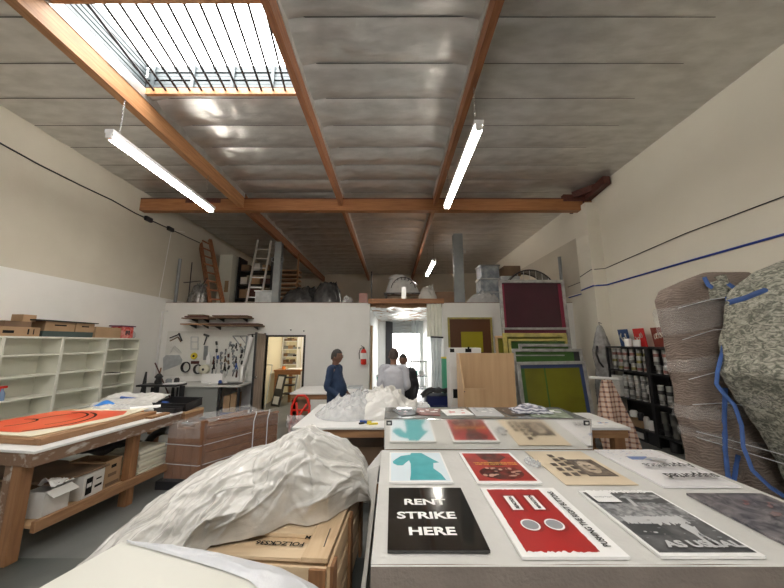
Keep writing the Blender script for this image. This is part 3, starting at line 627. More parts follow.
lb(-.10, -.05, .13, 1.56, .21, .30, nm='shelf_rail', mt='wt', par=t); lb(-1.5, -.10, .13, 1.56, .24, .27, nm='lower_shelf', mt='ply', par=t)
t2 = T('far_worktable', 'second lumber worktable continuing behind the long one toward the pegboard', 'worktable', (-3.5, 5.2, 0))
lb(-1.3, .02, 1.58, 1.92, .88, .91, nm='tabletop', mt='ply', par=t2); lb(-.05, .02, 1.58, 1.92, .78, .88, nm='apron', mt='wt', par=t2)
for x in (-1.25, -.12):
    lb(x, x + .1, 1.80, 1.90, 0, .88, nm='leg', mt='wtz', par=t2)
# red and orange print on its plywood tray
t = T('wooden_tray', 'low wooden frame holding the red and orange print on the long worktable', 'tray', (-3.9, 3.6, .925))
lb(-1.45, -.18, .12, .17, .926, .975, nm='frame_side', mt='wtx', par=t); lb(-.22, -.13, .12, 1.28, .926, .985, nm='frame_side', mt='wt', par=t); lb(-1.45, -.22, .17, 1.28, .926, .97, nm='tray_base', mt='ply', par=t)
m = MB(); m.poly([AL @ Vector(p) for p in ((-1.42, .20, .976), (-.34, .18, .976), (-.24, .85, .976), (-.40, 1.42, .976), (-1.2, 1.52, .976))], (0, 0, .006))
z = .984
def disc(cx, cy, rx, ry, n=40): return [AL @ Vector((cx + rx * math.cos(2 * PI * i / n), cy + ry * math.sin(2 * PI * i / n), z)) for i in range(n)]
m.face([AL @ Vector((a, b, z)) for a, b in ((-1.42, .26), (-.62, .26), (-.42, .55), (-.36, 1.05), (-.50, 1.22), (-.80, 1.22), (-1.1, 1.16), (-1.42, 1.1))], 1)
for cx, cy, r0, w, a0, a1_ in ((-1.0, .72, .34, .012, -.6, 1.9), (-.95, .62, .46, .014, -.8, 1.4), (-1.15, .55, .16, .012, -1, 2.2), (-.72, .72, .40, .012, 2.3, 3.3)):
    z += .0006; n = 20; o = [AL @ Vector((cx + (r0 + w * (1 - abs(2 * i / n - 1))) * math.cos(a0 + (a1_ - a0) * i / n), cy + (r0 + w) * math.sin(a0 + (a1_ - a0) * i / n), z)) for i in range(n + 1)]
    i_ = [AL @ Vector((cx + (r0 - w) * math.cos(a0 + (a1_ - a0) * i / n), cy + (r0 - w) * math.sin(a0 + (a1_ - a0) * i / n), z)) for i in range(n + 1)]
    for k in range(n): m.face([i_[k], o[k], o[k + 1], i_[k + 1]], 2)
m.build('screen_print', [pm('cream print paper', (.82, .76, .58), rough=.5), pm('red orange ink', (.80, .07, .02), (.88, .16, .06), 2.2, .35), 'ink'], label='large red orange print with black curved lines on the wooden tray', cat='print')
# clutter along the table
def LP(x, y, z=0): return AL @ Vector((x, y, z))
m = MB(); m.grid(lambda u, v: LP(-1.25 + .75 * u, 1.22 + .32 * v, .93 + .055 * math.sin(PI * min(1, max(0, u))) ** .5 * math.sin(PI * v) ** .5 * (1 + .6 * ridge(u * 3, v * 3, 1, 1.4)) ), 60, 50)
m.build('clear_bag', 'wrap2', label='clear plastic bag bulging on the middle of the left worktable', cat='plastic bag')
m = MB(); m.grid(lambda u, v: LP(-1.45 + .95 * u, 1.45 + .42 * v, .94 + .10 * v + .03 * ridge(u * 2, v * 2, 3, 1.2) * (.5 + v)), 60, 40)
m.build('white_sheeting', 'poly', label='loose white plastic sheeting heaped at the back of the left worktable', cat='plastic sheet')
m = MB(); m.tube([LP(-1.2, 1.72, 1.05), LP(-.42, 1.74, .99)], .02, 8); m.build('blue_tube', 'blue', label='long blue rod lying across the white sheeting on the left worktable', cat='rod')
m = MB(); m.grid(lambda u, v: LP(-1.38 + .26 * u, 1.48 + .16 * v, .97 + .07 * math.sin(PI * u) * math.sin(PI * v)), 14, 10); m.build('blue_bag', 'blueb', label='bright blue plastic bag at the back of the left worktable', cat='plastic bag')
m = MB(); m.box(-.34, -.12, 1.32, 1.40, .926, .94, T=AL, rz=0); m.build('paper_strip', 'paper', label='white paper strip beside the timber edge of the tray', cat='paper')
m = MB(); m.box(-.12, -.03, 1.12, 1.38, .926, .95, T=AL); m.build('wood_offcut', 'wtx', label='small flat wood offcut near the front edge of the left worktable', cat='wood offcut')
m = MB(); m.tube([LP(-.60, 1.34, .97), LP(-.36, 1.56, .97)], .035, 14); m.tube([LP(-.602, 1.338, .97), LP(-.58, 1.355, .97)], .022, 12, m=1); m.build('paper_roll', ['paper', 'ink'], label='white paper roll with a dark hollow end on the left worktable', cat='paper roll')
for k, (x, y, s, mt, nm) in enumerate(((-.78, 1.32, .02, 'blueb', 'small bright blue clip'), (-.66, 1.33, .018, 'teal', 'small teal cap'), (-.70, 1.44, .02, 'silver', 'small silver tin'), (-.44, 1.36, .024, 'orange', 'small orange lid'))):
    m = MB(); m.lathe([(s, 0), (s, s * 1.4), (s * .7, s * 1.8)], LP(x, y, .926 + 0), 12); m.build('small_item', mt, label=nm + ' among the clutter on the left worktable', cat='clip' if k == 0 else 'cap' if k == 1 else 'tin' if k == 2 else 'lid')
# black trays
def tray(x0, x1, y0, y1, z0, h, label, rz=0, tilt=0):
    t = T('black_tray', label, 'tray', LP((x0 + x1) / 2, (y0 + y1) / 2, z0)); AA = AL @ Tr((x0 + x1) / 2, (y0 + y1) / 2, z0) @ Rz(rz) @ RX(tilt); w, d = (x1 - x0) / 2, (y1 - y0) / 2
    m = MB(); m.box(-w, w, -d, d, 0, .008, T=AA); m.box(-w, w, -d, -d + .01, 0, h, T=AA); m.box(-w, w, d - .01, d, 0, h, T=AA); m.box(-w, -w + .01, -d, d, 0, h, T=AA); m.box(w - .01, w, -d, d, 0, h, T=AA); m.build('tray_body', 'black', t)
    m = MB(); m.box(-w - .006, w + .006, -d - .006, -d + .006, h, h + .008, T=AA); m.box(-w - .006, w + .006, d - .006, d + .006, h, h + .008, T=AA); m.build('rim', 'dark', t)
tray(-.32, .0, 1.42, 1.55, .93, .05, 'flat black plastic tray on the front edge of the left worktable')
tray(-.52, .0, 1.60, 1.90, .93, .10, 'deep black plastic tray at the far end of the left worktables', tilt=.12)
m = MB(); m.box(-.70, -.55, 1.62, 1.72, .912, .99, T=AL); m.build('white_carton', 'cardw', label='small white carton between the black trays', cat='box')
# boxes on the lower shelf
def carton(nm, AM, w, d, h, mt, label, open_=False, cat='box', dec=None, flap=None, group=None):
    p = AM @ Vector((0, 0, 0)); t = T(nm, label, cat, p, group)
    m = MB()
    if open_:
        e = .006
        m.box(-w / 2, w / 2, -d / 2, d / 2, 0, e, T=AM)
        for a in ((-w / 2, w / 2, -d / 2, -d / 2 + e), (-w / 2, w / 2, d / 2 - e, d / 2), (-w / 2, -w / 2 + e, -d / 2, d / 2), (w / 2 - e, w / 2, -d / 2, d / 2)): m.box(*a, 0, h, T=AM)
    else: m.box(-w / 2, w / 2, -d / 2, d / 2, 0, h, T=AM)
    cb = m.build('carton_body', mt, t, bevel=.003)
    if flap:
        for s, l, a in flap:
            m = MB(); B = AM @ Tr(s * w / 2, 0, h) @ RY(a); m.box(0 if s > 0 else -l, l if s > 0 else 0, -d / 2, d / 2, 0, .005, T=B); m.build('flap', mt, cb)
    if dec: m = MB(); dec(m, AM, w, d, h); m.build('printing', dec.mats, cb)
    return t
def front_marks(*rects, mats=('ink',), face='x', txt=None):
    def f(m, AM, w, d, h):
        for a, b, c, e, k in rects:
            if face == 'x': m.box(w / 2, w / 2 + .0015, -d / 2 + a * d, -d / 2 + b * d, c * h, e * h, k, T=AM)
            else: m.box(-w / 2 + a * w, -w / 2 + b * w, -d / 2 - .0015, -d / 2, c * h, e * h, k, T=AM)
    f.mats = list(mats); return f
zs = .271
def LM(x, y, z=zs, r=0): return AL @ Tr(x, y, z) @ Rz(r)
carton('cardboard_box', LM(-.24, .32, zs, .1), .20, .22, .22, 'cardw', 'white open box with a torn flap beside the near worktable leg', True, flap=((1, .10, .5),))
m = MB(); m.grid(lambda u, v: LM(-.22, .34) @ Vector((-.07 + .16 * u, -.08 + .2 * v, .225 + .07 * math.sin(PI * u) * (1 - v) + .02 * ridge(u * 2, v * 2, 1, 2))), 14, 14); m.build('crumpled_paper', 'paper', label='curled white paper sticking out of the torn white box', cat='paper')
carton('cardboard_box', LM(-.80, .45, zs), .4, .5, .22, 'cardd', 'dark brown box deep on the lower shelf behind the torn white box')
carton('file_box', LM(-.32, .62, zs, .2), .34, .24, .23, 'cardw', 'white carton with black printed panel on the lower shelf', False, dec=front_marks((.12, .42, .15, .85, 0), (.16, .38, .45, .62, 1), (.55, .9, .3, .4, 0), (.6, .85, .62, .68, 0), mats=('ink', 'paper')))
carton('fruit_box', LM(-.40, .85, zs, .12), .42, .20, .28, 'card', 'brown cardboard box with hand holes on the lower shelf by the second leg', True, dec=front_marks((.35, .65, .68, .8, 0), (.2, .7, .38, .5, 1), (.1, .9, .04, .16, 2), mats=('ink', 'brown' if 'brown' in M else 'cardd', 'cardd')))
m = MB(); m.box(-1.3, -.16, .30, .80, .508, .53, T=AL); m.build('flat_board', 'cardd', label='dark flat board lying over the boxes on the lower shelf', cat='board')
m = MB(); m.grid(lambda u, v: LP(-1.1 + .8 * u, .8 + .5 * v, .58 + .08 * math.sin(PI * u) * math.sin(PI * v) + .03 * ridge(u * 2, v * 2, 7, 1.5)), 20, 16); m.build('black_bag', 'black', label='black plastic bag on top of the boxes under the worktable', cat='plastic bag')
for k in range(6):
    y = 1.47; m = MB(); m.box(-.75 + .02 * (k % 3), -.14 - .02 * (k % 2), y - .14 + .01 * k, y + .42 - .03 * (k % 2), zs + .047 * k, zs + .047 * k + .036, T=AL @ Tr(0, .0, 0))
    m.v = [AL @ ((AL.inverted() @ v) + Vector((0, .0, 0))) for v in m.v]
    xx = [0]; m = MB(); m.box(-.80 + .02 * (k % 3), -.12 - .02 * (k % 2), 1.12, 1.52 - .02 * (k % 3), zs + .047 * k, zs + .047 * k + .036, T=AL)
    m.build('cream_board', pm('cream edged board %d' % k, (.78, .76, .64), rough=.5), label='cream white boards piled on the lower shelf past the second leg', cat='board', group='cream boards under the left worktable')
m = MB(); m.tube([LP(-.30 + .26 * math.cos(a), 1.66, .42 + .22 * math.sin(a)) + Vector((0, .05 * math.cos(a), 0)) for a in [i * PI / 10 for i in range(11)]], .05, 10); m.build('black_hose', 'black', label='thick black curved hose standing behind the cream boards', cat='hose')
m = MB(); m.box(-.22, -.08, 1.94, 2.06, .521, .64, T=AL); m.lathe([(.03, 0), (.03, .05)], LP(-.15, 2.0, .64), 10, 1); m.build('red_can', ['red', 'yel'], label='small red can with a yellow cap under the far worktable', cat='can')
m = MB(); m.box(-.9, -.02, 1.93, 2.1, .49, .52, T=AL); m.box(-.86, -.8, 1.98, 2.04, 0, .49, T=AL); m.box(-.12, -.06, 1.98, 2.04, 0, .49, T=AL); m.build('low_bench', 'wtx', label='low bench carrying the red can under the far worktable', cat='bench')
# ================================================================ WHITE BOOKCASES
FX, BX = -6.06, XL + .02
PY = [3.86, 4.74, 5.60, 6.48, 7.31]; ZT = 1.96
def bookcase(y0, y1, zs_, label):
    t = T('bookcase', label, 'bookcase', ((FX + BX) / 2, (y0 + y1) / 2, 0)); w = .028
    m = MB(); m.box(BX, FX, y0 + .001, y0 + w, 0, ZT - .03); m.build('side_panel', 'bookw', t, bevel=.002)
    m = MB(); m.box(BX, FX, y1 - w, y1 - .001, 0, ZT - .03); m.build('side_panel', 'bookw', t, bevel=.002)
    m = MB(); m.box(BX, FX + .005, y0 + .001, y1 - .001, ZT - .03, ZT); m.build('top_board', 'bookw', t, bevel=.002)
    m = MB(); m.box(BX, BX + .01, y0 + w, y1 - w, .06, ZT - .03); m.build('back_board', 'bookw', t)
    m = MB(); m.box(BX, FX - .02, y0 + w, y1 - w, 0, .08); m.build('plinth', 'bookw', t)
    for z in zs_: m = MB(); m.box(BX + .01, FX - .004, y0 + w, y1 - w, z - .025, z); m.build('shelf', 'bookw', t)
s4 = (1.66, 1.31, .95, .62, .30); s6 = (1.72, 1.46, 1.19, .92, .66, .38)
bookcase(PY[0], PY[1], s4, 'white bookcase at the far left, cut off by the photo edge')
bookcase(PY[1], PY[2], s4, 'wide empty white bookcase with the spray bottle on its shelf')
bookcase(PY[2], PY[3], s4, 'empty white bookcase between the spray bottle one and the narrow shelved one')
bookcase(PY[3], PY[4], s6, 'white bookcase with six closely spaced shelves nearest the corner')
t = T('spray_bottle', 'spray bottle with red trigger and blue liquid on the bookcase shelf', 'spray bottle', (-6.17, 4.93, .951))
m = MB(); m.lathe([(.04, 0), (.042, .02), (.04, .11), (.018, .16), (.014, .19)], (-6.17, 4.93, .951), 16); m.build('bottle', pm('clear blue bottle', (.25, .38, .62), rough=.15, alpha=.85), t)
m = MB(); m.box(-6.19, -6.15, 4.87, 4.98, 1.14, 1.175); m.box(-6.18, -6.16, 4.89, 4.905, 1.09, 1.14); m.build('trigger', 'red', t)
m = MB(); m.box(-6.3, -6.12, 6.8, 6.95, 1.191, 1.205); m.build('small_tool', 'dark', label='small dark tool lying on the closely spaced bookcase shelf', cat='tool')
# things on the bookcases
def BXM(y, x=-6.24, z=ZT + .001, r=0): return Tr(x, y, z) @ Rz(r)
def xbox(nm, ya, yb, h, mt, label, z=ZT + .001, dx=.34, xc=-6.25, dec=None, r=0, cat='box'): return carton(nm, BXM((ya + yb) / 2, xc, z, r), dx, yb - ya, h, mt, label, dec=dec, cat=cat)
xbox('cardboard_box', 4.50, 5.22, .15, 'card', 'long brown cardboard box with printed marks at the left end of the bookcases', dec=front_marks((.3, .5, .3, .6, 0), (.75, .78, .2, .8, 0), (.86, .88, .2, .8, 0)))
xbox('cardboard_box', 4.72, 5.08, .09, 'cardd', 'dark brown flat box stacked on the long brown box', z=ZT + .152)
xbox('cardboard_box', 5.0, 5.19, .12, 'card', 'small brown box at the top of the left bookcase stack', z=ZT + .243, dx=.2)
xbox('white_label_box', 4.93, 5.21, .075, 'cardw', 'small white box on the long brown box', z=ZT + .152, dx=.12, xc=-6.14) if 0 else None
t = xbox('storage_crate', 5.26, 6.15, .10, pm('dark grey green plastic', (.06, .09, .085), rough=.4), 'dark green low plastic crate on the bookcases')
xbox('cardboard_box', 5.28, 5.78, .17, 'card', 'brown carton with a slot on the dark green crate', z=ZT + .102, dec=front_marks((.3, .7, .55, .7, 0)))
xbox('cardboard_box', 5.80, 6.16, .17, 'card', 'second brown carton with a slot on the right end of the dark green crate', z=ZT + .102, dec=front_marks((.3, .7, .55, .7, 0)))
m = MB(); m.box(-6.42, -6.04, 5.10, 6.20, ZT + .274, ZT + .292); m.build('flat_board', 'black', label='thin black board lying across the brown cartons on the bookcases', cat='board')
xbox('cardboard_box', 6.20, 6.78, .22, 'card', 'plain brown cardboard box beside the clear bin on the bookcases')
t = T('plastic_bin', 'clear plastic bin full of red items on the bookcases', 'bin', (-6.24, 6.98, ZT))
m = MB(); m.box(-6.38, -6.11, 6.83, 7.15, ZT + .001, ZT + .26); m.build('bin_body', pm('red filled clear plastic', (.65, .06, .05), (.75, .35, .3), 14, .2), t, bevel=.02)
m = MB(); m.box(-6.40, -6.09, 6.81, 7.17, ZT + .26, ZT + .285); m.build('lid', pm('purple lid', (.16, .05, .12), rough=.4), t)
m = MB()
for a in range(3): m.box(-6.109, -6.105, 6.93 + .04 * a, 6.96 + .04 * a, ZT + .07 + .03 * (a % 2), ZT + .17)
m.build('label', 'dark', t)
m = MB(); m.lathe([(.05, 0), (.075, .03), (.07, .12), (.03, .17)], (-6.22, 7.235, ZT + .001), 14); m.build('clear_bag', 'wrap2', label='small clear bag beside the red filled bin', cat='plastic bag')
# ================================================================ BACK WALL LEFT: pegboard and workbench
yp = YW - .012
m = MB(); m.box(-6.30, -3.74, yp, YW - .001, .95, 2.18); m.build('pegboard', pm('white pegboard', (.78, .78, .74), (.72, .72, .68), 60, .6), label='white pegboard full of hand tools on the back wall', cat='pegboard')
# two wall shelves above made of stacked dark boards
def px(x, y, Y=8.4): return at(x, y, Y=Y)
for (xa, xb, za, n, lb_) in ((-5.70, -4.98, 2.50, 3, 'upper left dark board on the wall bracket above the pegboard'), (-4.95, -3.90, 2.52, 2, 'upper right dark board on the wall bracket above the pegboard'), (-5.72, -4.98, 2.34, 1, 'lower left dark board above the pegboard'), (-5.03, -3.58, 2.30, 2, 'long lower right dark board above the pegboard')):
    t = T('wall_shelf', lb_, 'shelf', ((xa + xb) / 2, 8.4, za))
    for k in range(n):
        m = MB(); m.box(xa + .05 * k, xb - .06 * k * (1 if k % 2 else 1.6), 8.12 + .04 * k, YW - .01, za + .045 * k, za + .045 * k + .032); m.build('shelf_board', ['cardd', 'redwood'][k % 2] if n > 1 else 'wtx', t)
    for x in (xa + .2, xb - .2): m = MB(); m.poly([(x, YW - .01, za - .09), (x, YW - .01, za), (x, 8.16, za)], (.02, 0, 0)); m.build('bracket', 'dark', t)
# grey workbench
t = T('workbench', 'grey workbench with a solid front panel under the pegboard', 'workbench', (-4.7, 8.0, 0))
m = MB(); m.box(-6.0, -3.72, 7.62, YW - .02, .78, .82); m.build('benchtop', pm('grey benchtop', (.62, .62, .60), rough=.5), t)
m = MB(); m.box(-5.25, -4.28, 7.66, 7.68, .06, .78); m.build('front_panel', pm('grey hardboard', (.27, .28, .27), rough=.6), t)
for x, y in ((-5.95, 7.68), (-5.3, 7.66), (-4.26, 7.66), (-3.80, 7.66), (-5.95, 8.4), (-3.80, 8.4)): m = MB(); m.box(x, x + .05, y, y + .05, 0, .78); m.build('leg', 'dark', t)
m = MB(); m.box(-5.2, -3.8, 7.72, 8.4, .10, .16); m.build('lower_shelf', 'navy', t)
for k, (x, w, h) in enumerate(((-4.12, .16, .38), (-3.96, .12, .44))):
    m = MB(); m.box(x - w / 2, x + w / 2, 7.8, 8.1, .161, .161 + h); m.build('cardboard_box', 'card', label=('wider' if k == 0 else 'taller') + ' brown box on the shelf under the grey workbench', cat='box')
# dark press in front of bench
t = T('drying_stand', 'dark bench press with papers on it in front of the pegboard', 'press', (-5.2, 7.3, 0))
m = MB(); m.box(-5.85, -4.95, 7.1, 7.5, .86, .90); m.build('deck', 'dark', t)
for x in (-5.55, -4.95): m = MB(); m.box(x, x + .06, 7.25, 7.35, 0, .86); m.build('leg', 'dark', t)
m = MB(); m.lathe([(.07, 0), (.08, .05), (.05, .12), (.09, .16), (.03, .24)], (-5.5, 7.3, .9), 12); m.build('motor', 'black', t)
m = MB(); m.box(-5.3, -4.9, 7.18, 7.4, .905, .925, rz=.2); m.build('paper_sheet', 'paper', label='white papers lying on the dark press', cat='paper')
# tools on the pegboard
def tool(nm, label, cat, fn, mats='dark', group=None): m = MB(); fn(m); return m.build(nm, mats, label=label, cat=cat, group=group)
Yt = yp - .014
def pp(x, y): return at(x, y, Y=Yt)
def bars(*segs, w=.02):
    def f(m):
        for s in segs: m.bar(pp(*s[0]), pp(*s[1]), s[2] if len(s) > 2 else w, .02)
    return f
tool('framing_square', 'black folding bracket hung highest at the left of the pegboard', 'bracket', bars(((170, 338), (180, 334), .05), ((179, 333), (182, 341), .05)), 'dark')
tool('angle_bracket', 'brown angled bracket just below the black one on the pegboard', 'bracket', bars(((170, 341), (178, 337), .03), ((178, 337), (181, 342), .03)), 'cardd')
tool('frame_clamp', 'grey frame clamp hung at the left of the pegboard', 'clamp', bars(((170, 353), (174, 346), .02), ((174, 346), (181, 353), .03), ((169, 347), (178, 353), .012)), 'silver')
def dust(m): m.poly([pp(163, 358), pp(166, 355), pp(179, 355), pp(182, 360), pp(181, 364), pp(163, 371)], (0, .03, 0))
tool('dust_pan', 'pale grey dust pan hung below the frame clamps', 'dust pan', dust, 'galvl')
tool('wire_hook', 'small wire rack hung on the pegboard beside the hammer', 'rack', bars(((191, 337), (198, 337), .012), ((191, 342), (198, 342), .012), ((191, 349), (198, 349), .012), ((191, 337), (191, 350), .012), ((198, 337), (198, 350), .012)), 'galvl')
t = T('hammer', 'black hammer hung on the pegboard', 'hammer', pp(206, 345)); m = MB(); m.bar(pp(204, 345), pp(207, 336), .025, .02); m.build('handle', 'black', t); m = MB(); m.bar(pp(204, 334.5), pp(209, 336), .05, .05); m.build('head', 'dark', t)
t = T('tape_reel', 'round yellow tape reel hung on the pegboard', 'tape reel', pp(194, 357))
m = MB(); m.lathe([(.085, -.02), (.095, 0), (.085, .02)], pp(194, 356), 22, T=Tr(*pp(194, 356)) @ RX(PI / 2)); m.v = [v for v in m.v]; m.build('reel', 'yel', t)
m = MB(); m.lathe([(.03, -.026), (.03, .026)], pp(194, 356), 14, T=Tr(*pp(194, 356)) @ RX(PI / 2)); m.build('hub', 'dark', t)
tool('red_case', 'small dark red case hung below the yellow reel', 'case', lambda m: m.box(pp(191, 361).x, pp(199, 361).x, Yt, Yt + .03, pp(191, 364).z, pp(191, 361).z), 'redwood')
tool('hand_saw', 'grey hand saw hung upright on the pegboard', 'saw', lambda m: m.poly([pp(204, 346), pp(208, 346), pp(207, 360), pp(203, 360)], (0, .01, 0)), 'steel')
def roll(m, x, y, r0, r1, d=.06):
    p = pp(x, y); p.y -= .12; Q = Tr(*p) @ RX(PI / 2); m.lathe([(r1, -d), (r0, -d), (r0, d), (r1, d)], p, 26, T=Q, cap=False); m.lathe([(r1 * .98, -d - .001), (r1 * .98, d)], p, 20, 1, T=Q)
tool('tape_roll', 'large round cream tape roll hanging low at the middle of the pegboard', 'tape roll', lambda m: roll(m, 207, 369, .125, .035), [pm('cream tape', (.74, .72, .58), rough=.6), 'dark'])
for i, (x, y, r_) in enumerate(((187, 367, .10), (199, 369, .09))):
    tool('cable_coil', ('left' if i == 0 else 'right') + ' black cable coil looped on the pegboard near the tape roll', 'cable coil', lambda m, x=x, y=y, r_=r_: [m.tube([pp(x, y) + Vector((r_ * (1 + .1 * k) * math.cos(a), -.02 * k - .03, r_ * 1.3 * math.sin(a))) for a in [j * PI / 9 for j in range(18 + 1)]], .014, 6, cap=False) for k in range(3)], 'dark')
tool('glue_bottle', 'tall white bottle standing before the pegboard above the tape roll', 'bottle', lambda m: m.lathe([(.06, 0), (.06, .2), (.03, .27), (.018, .33)], pp(210, 364) + Vector((0, -.08, 0)), 14), 'paper')
def setsq(m):
    a, b, c = pp(233, 336), pp(247, 336), pp(246, 353)
    m.bar(a, b, .05, .02); m.bar(b, c, .05, .02); m.bar(a, c, .05, .02); m.bar((a + b) / 2, (b + c) / 2, .02, .015)
tool('steel_triangle', 'large grey steel triangle at the upper right of the pegboard', 'triangle', setsq, 'steel')
tool('white_tube', 'tall white tube leaning at the right end of the pegboard', 'tube', lambda m: m.tube([pp(245, 366) + Vector((0, -.06, 0)), pp(252, 337) + Vector((0, -.04, 0))], .05, 12, r2=.075), 'paper')
tool('clamp', 'black clamp hung at the top right corner of the pegboard', 'clamp', bars(((248, 335), (257, 334), .05), ((252, 334), (253, 338), .04)), 'black')
tool('steel_pipe_offcut', 'upright silver canister at the right end of the workbench', 'canister', lambda m: m.lathe([(.075, 0), (.075, .42), (.05, .44)], (-3.98, 8.2, .821), 16), 'silver')
tool('paint_brush', 'small white brush with dark handle on the pegboard beside the triangle', 'brush', bars(((230, 343), (233, 348), .02), ((229, 346), (235, 346), .03)), 'dark')
r = random.Random(4)
kinds = [('pliers', 'pliers with coloured handles hung on the crowded middle of the pegboard', 'pliers', 'pliers on the pegboard'), ('screwdriver', 'screwdriver hung on the crowded right half of the pegboard', 'screwdriver', 'screwdrivers on the pegboard'), ('spanner', 'dark spanner hung on the lower rows of the pegboard', 'spanner', 'spanners on the pegboard')]
spots = [(213 + 4 * (i % 9) + r.uniform(-1, 1), 346 + 6 * (i // 9) + r.uniform(-1.5, 1.5)) for i in range(45)]
hm = ['dark', 'blue', 'redwood', 'black', 'steel', 'cardd', 'black', 'silver']
for i, (x, y) in enumerate(spots):
    if y < 356 and (x < 216 or 218 < x < 228 and y < 350): continue
    nm, lb_, ct, gp = kinds[i % 3]; p = pp(x, y); t = T(nm, lb_, ct, p, gp); m = MB(); h = r.uniform(.10, .17); s = r.uniform(-.03, .03)
    if nm == 'pliers':
        m.bar(p + Vector((-.012, 0, -h)), p + Vector((.008, 0, 0)), .035, .02); m.bar(p + Vector((.028 + s, 0, -h)), p + Vector((.0, 0, 0)), .022, .02); m.build('handles', hm[i % 8], t); m = MB(); m.bar(p, p + Vector((0, 0, .05)), .03, .02); m.build('jaws', 'dark', t)
    elif nm == 'screwdriver': m.tube([p, p + Vector((s, 0, .10))], .028, 8); m.build('handle', hm[(i * 3) % 8], t); m = MB(); m.tube([p, p + Vector((-s, 0, -h))], .007, 6); m.build('shaft', 'steel', t)
    else: m.bar(p, p + Vector((s, 0, -h)), .025, .012); m.build('shank', 'dark', t); m = MB(); m.lathe([(.045, -.01), (.045, .01)], p, 8, T=Tr(*p) @ RX(PI / 2)); m.build('jaw', 'steel', t)
# bench clutter
m = MB(); m.box(-4.95, -4.42, 8.05, 8.08, .821, 1.06, T=Tr(0, 0, 0)); m.build('paper_board', 'paper', label='white sheet leaning on the workbench below the pegboard', cat='paper')
for i, (x, mt, h, rr, lb_) in enumerate(((-4.35, 'blue', .10, .04, 'small blue jar on the workbench'), (-4.22, 'silver', .09, .05, 'small silver tin on the workbench'), (-4.62, 'silver', .05, .04, 'low silver tin in front of the white sheet'), (-5.45, 'black', .16, .06, 'black bottle at the left of the workbench'), (-5.65, 'steel', .14, .07, 'grey pot at the far left of the workbench'))):
    m = MB(); m.lathe([(rr, 0), (rr, h * .8), (rr * .6, h)], (x, 7.85, .821), 14); m.build('jar' if i != 3 else 'bottle', mt, label=lb_, cat='jar' if i != 3 else 'bottle')
m = MB(); m.box(-4.35, -3.85, 7.75, 8.0, .821, .85); m.build('black_tray', 'black', label='low black tray at the right end of the workbench', cat='tray')
# brooms leaning in the corner
for i, (a, b) in enumerate((((149, 363), (168, 398)), ((161, 368), (154, 398)))):
    t = T('broom', ('long red handled stick leaning left to right' if i == 0 else 'second brown stick crossing the first') + ' in the left back corner', 'stick', at(*b, Y=8.1)); p, q = at(*a, Y=8.3), at(*b, Y=7.9); q = q + (q - p) * (p.z - .06 - (p.z - q.z)) / (p.z - q.z) * .98; p.x, q.x = max(p.x, XL + .06), max(q.x, XL + .15)
    m = MB(); m.tube([p, q], .016, 8); m.build('handle', ['redwood', 'wtz'][i], t); m = MB(); m.box(q.x - .12, q.x + .12, q.y - .03, q.y + .03, .0, q.z + .02); m.build('brush_head', 'black', t)
t = T('black_tripod', 'black folded tripod leaning beside the last bookcase', 'tripod', (-6.0, 7.55, 0))
for dx in (-.1, 0, .12): m = MB(); m.tube([(-6.02 + dx, 7.5, 0), (-6.05, 7.6, 1.15)], .02, 6); m.build('leg', 'black', t)
# ================================================================ INNER DOOR AND OFFICE
t = T('weathered_door', 'weathered grey brown plank door swung open beside the pegboard', 'door', (-3.55, 8.0, 0))
AD = Tr(D0 - .01, YW - .04, 0) @ Rz(math.radians(-83))
m = MB()
for k in range(6): m.box(.005 + k * .13, .005 + k * .13 + .126, -.02, .02, .03, 2.10, T=AD)
m.build('door_leaf', pm('weathered plank', (.27, .21, .19), (.13, .095, .08), 3, .7, bump=.3, bs=8, st=(9, 9, .8)), t); dl_ = t.children[0]
m = MB(); m.box(.0, .04, -.022, .022, .03, 2.12, T=AD); m.box(.76, .80, -.025, .025, .03, 2.12, T=AD); m.build('edge_strip', 'dark', t)
m = MB(); m.lathe([(.03, 0), (.03, .05)], (0, 0, 0), 10, T=AD @ Tr(.72, .02, 1.0) @ RX(-PI / 2)); m.build('handle', 'chrome', dl_)
# office things
t = T('office_bench', 'orange brown wooden bench with papers in the office behind the doorway', 'bench', (-3.3, 10.1, 0))
m = MB(); m.box(-3.78, -2.9, 9.85, 10.5, .95, 1.0); m.build('tabletop', 'beam', t)
m = MB(); m.box(-3.76, -2.92, 9.87, 9.89, .85, .95); m.build('apron', 'beam', t)
for x, y in ((-3.76, 9.9), (-3.30, 9.9), (-3.76, 10.4), (-3.0, 10.4)): m = MB(); m.box(x, x + .09, y, y + .08, 0, .95); m.build('leg', 'beam', t)
m = MB(); m.box(-3.4, -2.95, 9.9, 10.3, 1.001, 1.03); m.build('paper_stack', 'paper', label='stack of white paper on the office bench', cat='paper')
t = T('storage_rack', 'white shelf rack with brown and grey boxes at the back of the office', 'rack', (-3.55, 10.9, 0))
for x in (-3.86, -3.34): m = MB(); m.box(x, x + .03, 10.7, 11.05, 0, 2.25); m.build('upright', 'paper', t)
for z in (.5, .8, 1.1, 1.36, 1.62, 1.9, 2.2): m = MB(); m.box(-3.83, -3.34, 10.7, 11.05, z, z + .025); m.build('shelf', 'paper', t)
r = random.Random(8)
for z in (1.1, 1.36, 1.62, 1.9):
    x = -3.80
    while x < -3.45:
        w = r.uniform(.09, .2); h = r.uniform(.06, .15); m = MB(); m.box(x, x + w * .9, 10.72, 11.0, z + .026, z + .026 + h)
        m.build('file_box', r.choice(['card', 'cardd', 'dark', 'steel']), label='small storage box on the white office rack', cat='box', group='boxes on the white office rack'); x += w
m = MB(); m.box(-3.78, -3.4, 10.72, 11.0, 2.226, 2.5); m.build('dark_box', 'dark', label='dark box on top of the white office rack', cat='box')
